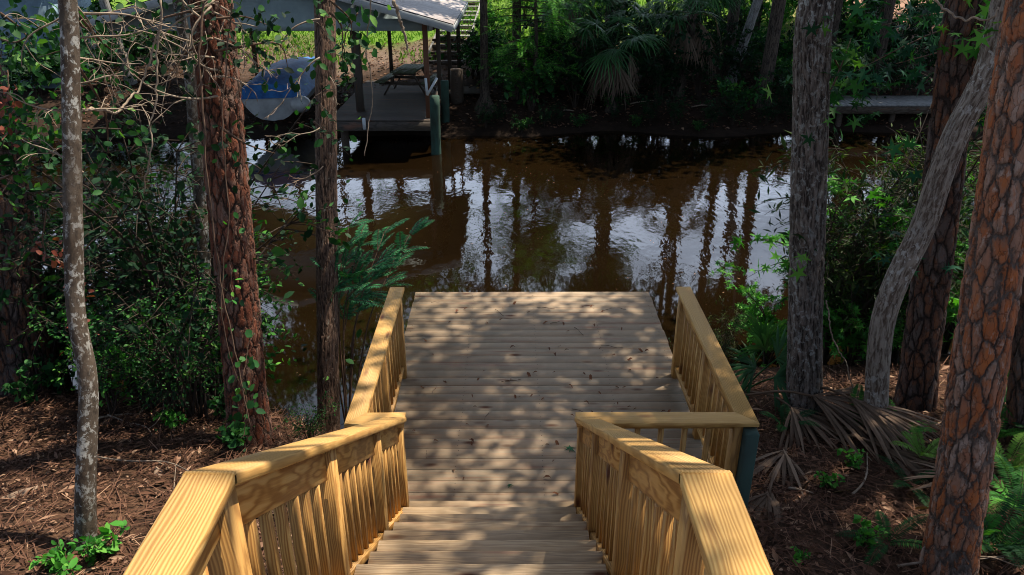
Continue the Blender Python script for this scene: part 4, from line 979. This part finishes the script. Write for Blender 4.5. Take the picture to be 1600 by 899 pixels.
# ================================================================== FAR BANK: BOATHOUSE
DZ = -.67
def build_boathouse():
    t = thing('boathouse', (-5.2, 21, DZ), 'open boathouse with grey metal roof and blue-grey gable across the water', 'boathouse'); loc = np.array(t.location)
    x0, x1, y0, y1 = -4.95, -2.12, 20.7, 27.6
    g = Geo(); x = x0
    yy = y0
    while yy < y1:
        beam(g, (x0, yy + .07, DZ - .02), (x1 + (0 if yy < 24.5 else 1.35), yy + .07, DZ - .02), .134, .04); yy += .142
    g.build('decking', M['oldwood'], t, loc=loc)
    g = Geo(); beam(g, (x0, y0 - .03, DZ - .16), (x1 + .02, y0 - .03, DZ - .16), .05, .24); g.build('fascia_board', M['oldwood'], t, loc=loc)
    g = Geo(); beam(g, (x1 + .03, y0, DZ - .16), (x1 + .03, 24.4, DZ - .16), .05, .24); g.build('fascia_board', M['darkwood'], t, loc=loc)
    for px, py in ((x0 + .35, 21.0), (x0 + .35, 24.5), (x1 - .3, 24.2), (x1 + 1.1, 25.0), (x0 + .3, 27.3), (x1 + 1.1, 27.2)):
        g = Geo(); tube(g, [(px, py, -2.6), (px, py, DZ - .05)], .11, 12); g.build('pile', M['darkwood'], t, loc=loc)
    EZ = 1.62                                         # underside of the gable wall
    # posts
    for (px, py, w, m) in ((x1 - .12, 21.0, .13, 'brownpost'), (-4.28, 21.9, .2, 'oldwood'), (-4.0, 26.4, .11, 'darkwood'), (x1 - .02, 23.6, .12, 'darkwood'), (-1.95, 25.3, .12, 'darkwood'), (-1.75, 26.9, .12, 'darkwood'), (-8.6, 21.0, .16, 'brownpost'), (-8.6, 26.6, .14, 'brownpost'), (-5.1, 26.6, .13, 'darkwood')):
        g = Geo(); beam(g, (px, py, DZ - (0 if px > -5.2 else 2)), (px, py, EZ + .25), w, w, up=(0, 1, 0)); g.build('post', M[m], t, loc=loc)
    # gable wall with lap siding, ridge at x=-6.3
    rx, rz, ex, ez = -6.3, 3.15, -1.45, 1.83
    sl = (rz - ez) / (ex - rx)
    g = Geo(); xr, xl = -2.05, 2 * rx + 2.05; zr = rz - sl * (xr - rx) - .14
    yw = 20.95
    v = [(xl, yw, EZ), (xr, yw, EZ), (xr, yw, zr), (rx, yw, rz - .14), (xl, yw, zr)]; v += [(a, yw + .08, c) for a, b, c in v]
    g.add(v, [[0, 1, 2], [0, 2, 3], [0, 3, 4], [5, 7, 6], [5, 8, 7], [5, 9, 8]], [[0, 5, 6, 1], [1, 6, 7, 2], [2, 7, 8, 3], [3, 8, 9, 4], [4, 9, 5, 0]])
    g.build('gable_wall', M['wallpaint'], t, loc=loc)
    g = Geo(); beam(g, (xr - .02, yw - .02, EZ + .03), (xr - .02, yw - .02, zr - .02), .09, .03, up=(0, 1, 0)); g.build('corner_trim', M['fascia'], t, loc=loc)
    # roof: two pitched corrugated sheets
    for sg in (1, -1):
        n = 60; ys = np.linspace(20.35, 27.3, n); X = np.array([0, ex - rx]) * sg + rx
        g = Geo(); rib = .03 * (np.arange(n) % 4 == 0)
        a = np.stack([np.full(n, X[0]), ys, np.full(n, rz) + rib], 1); b = np.stack([np.full(n, X[1]), ys, np.full(n, ez) + rib], 1)
        V = np.concatenate([a, b, a - [0, 0, .05], b - [0, 0, .05]]); i = np.arange(n - 1)
        Q = [np.stack([i, i + 1, n + i + 1, n + i], 1), np.stack([2*n + i, 3*n + i, 3*n + i + 1, 2*n + i + 1], 1), np.stack([n + i, n + i + 1, 3*n + i + 1, 3*n + i], 1)]
        g.add(V, None, np.concatenate(Q)); g.build('roof', M['metal_roof'], t, loc=loc)
        g = Geo(); beam(g, (rx, 20.33, rz - .09), (X[1], 20.33, ez - .09), .03, .18); g.build('barge_board', M['fascia'], t, loc=loc)
        g = Geo(); beam(g, (X[1] + .02 * sg, 20.35, ez - .09), (X[1] + .02 * sg, 27.3, ez - .09), .03, .14); g.build('eave_board', M['fascia'], t, loc=loc)
    g = Geo(); beam(g, (xr, 21.1, EZ + .1), (xr, 27.0, EZ + .1), .1, .2); g.build('eave_beam', M['darkwood'], t, loc=loc)
    g = Geo(); beam(g, (-4.6, 26.6, EZ + .1), (-1.7, 26.6, EZ + .1), .1, .16); g.build('cross_beam', M['darkwood'], t, loc=loc)
    # slatted screen beside the hill stair
    for k in range(5):
        g = Geo(); beam(g, (-2.7, 27.55, DZ + .15 + .27 * k), (-1.62, 27.55, DZ + .15 + .27 * k), .03, .09); g.build('screen_slat', M['darkwood'], t, loc=loc)
build_boathouse()
def pile(px, top, bot, y, label, r=.12, mat='green_pile', grp=None):
    a, b = at_dist(px, top, y), at_dist(px, bot, y); g = Geo(); z = np.linspace(-2.7, a[2], 12)
    tube(g, np.stack([np.full(12, a[0]) + np.linspace(0, .03, 12), np.full(12, y), z], 1), np.linspace(r * 1.1, r, 12), 14); o = g.build('mooring_pile', M[mat], smooth=False, loc=(a[0], y, WATER_Z)); tag(o, label, 'pile', grp)
pile(677, 150, 232, 20.35, 'green treated mooring pile at the front corner of the boathouse deck', .13)
pile(693, 126, 200, 23.0, 'green mooring pile behind the front one beside the boathouse', .12)
pile(712, 108, 170, 24.3, 'dark stubby pile at the rear side of the boathouse deck', .2, 'darkwood')
def pvc():
    a = at_dist(569, 178, 20.72); g = Geo(); tube(g, [(a[0], 20.60, DZ - .22), (a[0], 20.60, DZ + .08)], .045, 12); o = g.build('pipe_stub', M['pvc'], loc=(a[0], 20.6, DZ - .22)); tag(o, 'short white pipe fixed to the front edge of the boathouse deck', 'pipe')
    t = thing('pipe_bracket', (-2.3, 20.85, DZ + .6), 'v-shaped white pipe bracket on the boathouse front post', 'bracket'); loc = np.array(t.location)
    for dx in (-.02, .28):
        g = Geo(); tube(g, [(-2.24, 20.85, DZ + .65), (-2.24 + dx, 20.82, DZ + 1.1)], .035, 10); g.build('arm', M['pvc'], t, loc=loc)
pvc()
def picnic():
    c = at_dist(640, 125, 24.6); c[2] = DZ; rz = 1.42
    t = thing('picnic_table', c, 'weathered mossy picnic table under the boathouse roof', 'picnic table'); t.rotation_euler = (0, 0, rz)
    for k in range(5):
        g = Geo(); beam(g, (-.8, -.3 + .15 * k, .74), (.8, -.3 + .15 * k, .74), .14, .04); g.build('table_board', M['mosswood'], t)
    for s in (-1, 1):
        for k in range(2):
            g = Geo(); beam(g, (-.85, s * (.66 + .15 * k), .44), (.85, s * (.66 + .15 * k), .44), .14, .04); g.build('seat_board', M['mosswood'], t)
    for x in (-.55, .55):
        for s in (-1, 1):
            g = Geo(); beam(g, (x + .05 * s, s * .70, 0), (x + .05 * s, s * .26, .715), .04, .09, up=(1, 0, 0)); g.build('leg', M['darkwood'], t)
        g = Geo(); beam(g, (x, -.82, .38), (x, .82, .38), .04, .09); g.build('cross_bar', M['darkwood'], t)
        g = Geo(); beam(g, (x, -.36, .675), (x, .36, .675), .04, .08); g.build('cross_bar', M['darkwood'], t)
picnic()
def hill_stairs():
    t = thing('hill_stairs', (-2.3, 28, DZ), 'wooden steps climbing the grassy rise behind the boathouse', 'stairs'); loc = np.array(t.location)
    n = 13; P = []
    for k in range(n):
        y = 28.0 + .55 * k; x = -2.35 + .035 * k; z = max(DZ + .16 * k, float(height(x, y)) + .05); P.append((x, y, z))
        g = Geo(); beam(g, (x - .65, y, z), (x + .65, y, z), .3, .05); g.build('tread', M['slab'] if k > 4 else M['oldwood'], t, loc=loc)
        g = Geo(); beam(g, (x - .62, y - .14, z - .11), (x + .62, y - .14, z - .11), .03, .15); g.build('riser', M['darkwood'], t, loc=loc)
    for s in (-.68, .68):
        g = Geo(); beam(g, (P[0][0] + s, P[0][1] - .1, P[0][2] - .08), (P[-1][0] + s, P[-1][1], P[-1][2] - .08), .05, .22); g.build('stringer', M['slab'], t, loc=loc)
hill_stairs()
def boat():
    c = np.array([-6.95, 22.9, -1.05]); t = thing('covered_boat', c, 'white boat under a blue cover in the boathouse slip', 'boat')
    st = np.linspace(0, 1, 14); g = Geo(); rows = []
    prof = np.linspace(-1, 1, 13)
    for s in st:
        w = .95 * (1 - max(0, s - .45) ** 2 * 2.6); y = s * 5.0 - .6; dep = .8 + .25 * s
        rows.append([(w * np.sign(p) * abs(p) ** .6, y, dep * (abs(p) ** 1.6)) for p in prof])
    V = np.array(rows); n, m = V.shape[:2]; i = (np.arange(n - 1)[:, None] * m + np.arange(m - 1)[None]).ravel()
    g.add(V.reshape(-1, 3), None, np.stack([i, i + m, i + m + 1, i + 1], 1)); g.add(V[0], [[0, k, k + 1] for k in range(1, m - 1)]); g.build('hull', M['gelcoat'], t, smooth=True)
    g = Geo(); rows = []
    for s in st:
        w = 1.0 * (1 - max(0, s - .45) ** 2 * 2.6) + .03; y = s * 5.04 - .64; dep = .77 + .25 * s; hh = .42 * math.sin(math.pi * min(1, .25 + s * .75)) + .05
        rows.append([(w * p, y, dep + hh * (1 - abs(p) ** 2.5) - (.12 if abs(p) > .99 else 0) + .05 * float(fbm(p * 3, s * 7, 0, 2))) for p in prof])
    V = np.array(rows); g.add(V.reshape(-1, 3), None, np.stack([i, i + 1, i + m + 1, i + m], 1)); g.add(V[0], [[0, k + 1, k] for k in range(1, m - 1)]); g.build('cover', M['tarp'], t, smooth=True)
    p = at_dist(470, 163, 22.0); g = Geo(); th = np.linspace(0, 2 * np.pi, 20, endpoint=False); ph = np.linspace(.02, 3.1, 12)
    V = np.stack([np.sin(ph)[:, None] * np.cos(th), np.sin(ph)[:, None] * np.sin(th), np.cos(ph)[:, None] * np.ones(20)], -1) * np.array([.3, .3, .24]); k = (np.arange(11)[:, None] * 20); j = np.arange(20)[None]
    g.add(V.reshape(-1, 3) , None, np.stack([k + j, k + 20 + j, k + 20 + (j + 1) % 20, k + (j + 1) % 20], -1).reshape(-1, 4)); tube(g, [(0, 0, .2), (0, 0, .34)], .04, 8); o = g.build('float', M['gelcoat'], smooth=True); o.name = 'mooring_float'; o.location = [float(x) for x in p]
    tag(o, 'round white mooring float beside the covered boat', 'float')
boat()
def far_structures():
    t = thing('shed', (-15.5, 27, -.5), 'blue-grey shed half hidden by leaves on the far bank', 'shed'); loc = np.array(t.location)
    g = Geo(); box(g, (-15.8, 27, .8), (2.2, 3, 3.0)); g.build('wall', M['shedwall'], t, loc=loc)
    g = Geo(); beam(g, (-17.1, 25.2, 2.5), (-14.4, 25.2, 2.5), .1, .15); g.build('fascia', M['fascia'], t, loc=loc)
    g = Geo(); beam(g, (-17.1, 27, 2.62), (-14.4, 27, 2.62), 3.7, .06); g.build('roof', M['metal_roof'], t, loc=loc)
    t = thing('far_dock', (10, 22, -1), 'low grey plank dock along the far bank behind the shrubs', 'dock'); loc = np.array(t.location)
    a, b = at_z(1290, 158, -.75), at_z(1490, 158, -.75)
    g = Geo()
    x = a[0]
    while x < b[0] + 2:
        beam(g, (x, a[1] - .7, -.75), (x, a[1] + .7, -.75), .14, .05); x += .15
    g.build('decking', M['slab'], t, loc=loc)
    x = a[0] + .3
    while x < b[0] + 2:
        g = Geo(); tube(g, [(x, a[1] - .5, -2.6), (x, a[1] - .5, -.78)], .09, 10); g.build('pile', M['darkwood'], t, loc=loc); x += 1.6
    g = Geo(); beam(g, (a[0], a[1] - .72, -.88), (b[0] + 2, a[1] - .72, -.88), .05, .2); g.build('fascia_board', M['darkwood'], t, loc=loc)
far_structures()

# ================================================================== FAR TREES, PALMS, SHRUBS
def far_tree(name, x, y, r, h, label, crowns, bark='bark_far', lean=(0, 0), flare=.3, seed=0, group=None, cat='tree'):
    base = on_ground(x, y, -.1); top = base + np.array([lean[0], lean[1], h]); t = thing(name, base, label, cat, group); g = Geo()
    mid = (base + top) / 2 + np.array([lean[0] * .12, 0, 0]); q, rad = trunk_mesh(g, [base, mid, top], r, r * .5, 20, flare=flare, seed=seed)
    for i, (key, off, sc) in enumerate(crowns):
        c = top + np.asarray(off); rz = (seed * 2.3 + i) % 6.28; add_crown(t, key, c, sc, rz, base); limbs_to(g, q, rad, key, c, sc, rz, 7, seed * 7 + i)
    g.build('trunk', M[bark], t, smooth=True, loc=base); return t
p = ground(758, 170); far_tree('cypress_tree', p[0], p[1], .13, 12, 'slim cypress with a flared base right of the boathouse', [('far', (0, 0, 0), .8), ('farlow', (.2, 0, -6), .7)], flare=2.0, seed=31)
p = ground(807, 152); far_tree('cypress_tree', p[0], p[1], .15, 13, 'straight dark trunk beside the feathery cypress sprays', [('far', (0, 1, 0), .9)], seed=32, flare=.6)
p = ground(1140, 130); far_tree('pale_tree', p[0], p[1], .17, 9, 'pale trunk leaning on the far bank right of the palms', [('far', (.5, 0, 0), .8)], 'bark_farpale', (1.6, 0), seed=33)
p = ground(1190, 165); far_tree('bank_tree', p[0], p[1], .22, 12, 'dark trunk at the far water edge beside the lichened oak', [('far', (0, 0, 0), 1.0)], lean=(.3, 0), seed=34)
p = ground(1085, 60); far_tree('bank_tree', p[0], p[1], .24, 14, 'dark trunk rising behind the fan palms', [('far', (0, 0, 0), 1.1)], seed=35)
p = ground(1372, 25); far_tree('bank_tree', p[0], p[1], .25, 12, 'trunk on the sandy rise beyond the oak', [('far', (0, 0, 0), 1.0)], seed=36)
p = ground(1465, 30); far_tree('bank_tree', p[0], p[1], .25, 12, 'trunk on the sandy rise behind the dark pine', [('far', (0, 0, 0), 1.0)], seed=37)
p = ground(205, 130); far_tree('pale_tree', p[0], p[1], .17, 9, 'smooth pale trunk behind the bare twigs by the boathouse', [('far', (-.5, 0, 0), .8)], 'bark_farpale', (-.9, 0), seed=38)
GF = 'tall trees standing back from the far bank'
for k, (x, y, h, key, sc, rr) in enumerate([(-16, 29, 10, 'far', 1.2, .2), (-12.5, 31, 12, 'far', 1.1, .2), (-9.5, 33, 11, 'far', 1.1, .2), (-18, 36, 13, 'far', 1.5, .25), (4.2, 31, 12, 'far', 1.0, .2), (7.5, 27, 11, 'far', .9, .2), (10.5, 26, 11, 'far', 1.0, .2), (13, 29, 12, 'far', 1.3, .22), (16, 27, 10, 'far', 1.3, .22), (19, 33, 13, 'far', 1.5, .25), (6.0, 47, 13, 'far', 1.2, .25), (-11, 48, 14, 'far', 1.6, .25), (1.8, 52, 12, 'far', 1.1, .22), (-6.2, 42, 8.6, 'far', 1.45, .22), (3.4, 27.5, 9, 'far', .8, .16), (6.4, 29, 9, 'far', .9, .16), (9.2, 30, 10, 'far', .9, .18), (12, 25.5, 8, 'far', .8, .16), (21, 44, 14, 'far', 1.6, .25)]):  # includes trees added to shade the bank and block sky reflected in the water
    far_tree('bank_tree', x, y, rr, h, 'tall leafy tree standing back from the far bank', [(key, (0, 0, 0), sc), ('farlow', (.4, -.3, -h * .2), .8)][:2 - k % 2], seed=50 + k, group=GF)
# feathery cypress sprays above the far water
def cypress_sprays():
    base = on_ground(.7, 24.0); t = thing('young_cypress', base, 'young cypress with bright feathery sprays on the far bank', 'tree'); g = Geo(); q, rad = trunk_mesh(g, [base, base + [.1, 0, 2], base + [0, 0, 4.5]], .08, .03, 12, seed=3); gl = Geo()
    for k in range(70):
        z = 1.0 + 3.4 * rng.random(); a = rng.random() * 6.28; L = .9 + .9 * rng.random(); c = base + np.array([0, 0, z]); d = np.array([math.cos(a), math.sin(a) * .8, .05])
        tube(g, smooth_path([c, c + d * L * .5, c + d * L + [0, 0, -.25]], 6), np.linspace(.02, .006, 6), 4)
        for f in np.linspace(.25, 1, 6):
            for q_ in range(2):
                frond(gl, c + d * L * f - [0, 0, .25 * f * f], d + rng.normal(size=3) * .6, .5, 12, 0, .11, .3, tmpl=L_NARROW)
    g.build('trunk', M['bark_far'], t, loc=base); gl.build('crown', M['leaf_light'], t, loc=base)
cypress_sprays()
# cabbage palms with dead skirts
def fan_palm(px, py, h, label, seed, lean=0.0, nlive=16, ndead=13, L=.95):
    random.seed(seed); base = ground(px, py); t = thing('fan_palm', base, label, 'palm'); g = Geo(); top = base + np.array([lean, 0, h])
    trunk_mesh(g, [base, (base + top) / 2, top], .17, .15, 18, flare=.3, seed=seed, rough=.15)
    g.build('trunk', M['bark_far'], t, smooth=True, loc=base)
    for k in range(nlive):
        a = k * 2.4; e = random.uniform(-.1, 1.0); d = np.array([math.cos(a), math.sin(a), e]); c = top + unit(d) * random.uniform(.7, 1.1); g = Geo()
        fan_blade(g, c, d + [0, 0, -.3], (d[0] * .3, d[1] * .3, 1), L, 20, 3.6, .022, .55, petiole=top, rnd=random.random()); g.build('frond', M['palmleaf'], t, loc=base)
    for k in range(ndead):
        a = k * 2.4 + 1; d = np.array([math.cos(a) * random.uniform(.3, .8), math.sin(a) * random.uniform(.3, .8), random.uniform(-.9, .1)]); c = top + d * .9; g = Geo()
        fan_blade(g, c, np.array([d[0] * .5, d[1] * .5, -1]), (math.cos(a), math.sin(a), .2), L, 16, 1.5, .022, .2, petiole=top, rnd=random.random()); g.build('dead_frond', M['palmdead_far'], t, loc=base)
fan_palm(955, 175, 1.9, 'fan palm with a grey skirt of dead fronds beside the cypress sprays', 61)
fan_palm(1060, 150, 2.5, 'taller fan palm with brown hanging fronds at the middle of the far bank', 62, .2)
fan_palm(1010, 130, 1.9, 'fan palm set back between the two waterside palms', 63, nlive=14)
fan_palm(905, 130, 2.3, 'fan palm behind the cypress sprays', 64, -.2)
SHF = {}
SHF['a'] = shrub_proto('bank_shrub', 's', 'shrub', 2.0, 1.1, 10, 800, L_OVAL, .17, 'leaf_mid', 71)
SHF['b'] = shrub_proto('bank_shrub', 's', 'shrub', 2.4, 1.2, 10, 900, L_OVAL, .15, 'leaf_dark', 72)
SHF['c'] = shrub_proto('bank_shrub', 's', 'shrub', 1.8, 1.1, 10, 800, L_OVAL, .15, 'leaf_light', 73)
SH.update(SHF)
GB = 'shrubs on the far bank'
labf = {'a': 'mid-green shrub on the far bank', 'b': 'dark shrub on the far bank', 'c': 'bright green shrub on the far bank'}
for k, (px, py, key, sc) in enumerate([(780, 110, 'b', .6), (840, 120, 'a', .6), (860, 60, 'c', 1.0), (900, 40, 'a', 1.0), (1000, 80, 'b', .9), (1120, 90, 'b', 1.0), (1160, 110, 'a', .9), (1160, 60, 'c', 1.1), (1210, 120, 'a', 1.0), (1200, 70, 'c', 1.1), (1220, 40, 'a', 1.2), (1310, 130, 'c', .9), (1350, 100, 'a', 1.0), (1320, 70, 'c', 1.2), (1450, 110, 'b', .9), (1490, 90, 'a', 1.0), (1540, 120, 'a', 1.2), (1580, 70, 'a', 1.3), (250, 120, 'b', .9), (300, 90, 'b', .9), (160, 150, 'b', 1.0), (60, 150, 'a', 1.0), (110, 120, 'a', 1.1), (20, 180, 'b', 1.0), (210, 100, 'a', .8), (60, 60, 'c', 1.2), (160, 60, 'a', 1.2), (770, 60, 'c', .7), (1590, 150, 'b', 1.0), (1440, 60, 'a', 1.0), (330, 150, 'b', .7), (900, 100, 'a', .8), (820, 30, 'c', .9), (960, 20, 'a', 1.0)]):
    p = ground(px, py); place(key, p, k * 1.7, sc, labf[key] + (' beside the boathouse' if px < 400 else ' behind the palms and cypress' if px < 1100 else ' near the pale leaning trunk' if px < 1240 else ' beyond the oak and pine trunks'), GB)

for k in range(44):
    x = -1.4 + 15.5 * ((k * .618 + .3) % 1); y = 23.5 + 5.0 * ((k * .414 + .1) % 1)
    place('b' if k % 4 else 'a', (x, y), k * 2.3, .5 + .6 * ((k * .37) % 1), 'low dark shrub under the trees along the far water edge', 'low shrubs along the far water edge')
for k in range(18):
    x = -1.0 + 12.0 * ((k * .618 + .55) % 1); y = 22.4
    while height(x, y) < WATER_Z + .08: y += .05
    place('b' if k % 3 else 'a', (x, y + .15 * (k % 3)), k * 1.9, .2 + .22 * ((k * .37) % 1), 'small tuft of dark leaves at the very edge of the far water', 'tufts along the far water edge')
# ================================================================== LIGHT, SKY, CAMERA
SUN = unit(np.array([.36, .24, .90]))
el = math.asin(SUN[2]); az = math.atan2(SUN[0], SUN[1])
w = bpy.data.worlds.new('World'); SC.world = w; w.use_nodes = True; nt = w.node_tree
bg = nt.nodes['Background']; sky = nt.nodes.new('ShaderNodeTexSky'); sky.sky_type = 'NISHITA'; sky.sun_disc = False
sky.sun_elevation = el; sky.sun_rotation = az; sky.dust_density = 1.5; 
N = NT(nt); wc = N.n('TexCoord'); wz = N.n('SeparateXYZ'); N.l(wc.outputs['Generated'], wz.inputs[0]); cn = N.noise(N.vmul(wc.outputs['Generated'], (1, 1, 2.2)), 2.6, 6, .6)
nt.links.new(N.mix(N.math('MULTIPLY', N.ramp(cn.outputs['Fac'], [(.36, 0.0), (.56, .95)]), N.math('MULTIPLY', N.ramp(wz.outputs['Z'], [(.45, 1.0), (.8, .05)]), N.ramp(wz.outputs['Y'], [(.0, .15), (.55, 1.0)]))), sky.outputs[0], (22, 26, 33)), bg.inputs[0]); bg.inputs[1].default_value = .05
s = bpy.data.lights.new('sun', 'SUN'); s.energy = 5.0; s.angle = R(.47); s.color = (1, .89, .74)
so = bpy.data.objects.new('sun', s); COL.objects.link(so); so.rotation_euler = Vector(tuple(SUN)).to_track_quat('Z', 'Y').to_euler()
cam = bpy.data.cameras.new('camera'); cam.sensor_width = 36; cam.lens = F_PX / 1600 * 36; cam.clip_end = 400; cam.clip_start = .05
co = bpy.data.objects.new('camera', cam); COL.objects.link(co); co.location = (0, 0, CAM_Z); co.rotation_euler = (R(90) - PITCH, 0, -YAW); SC.camera = co
SC.view_settings.view_transform = 'Standard'; SC.view_settings.look = 'None'; SC.view_settings.exposure = .88; SC.view_settings.gamma = 1
SC.cycles.use_denoising = True; SC.cycles.filter_width = 1.0; SC.cycles.max_bounces = 6; SC.cycles.diffuse_bounces = 3; SC.cycles.glossy_bounces = 3; SC.cycles.transmission_bounces = 3
SC.cycles.use_adaptive_sampling = True; SC.cycles.adaptive_threshold = .02
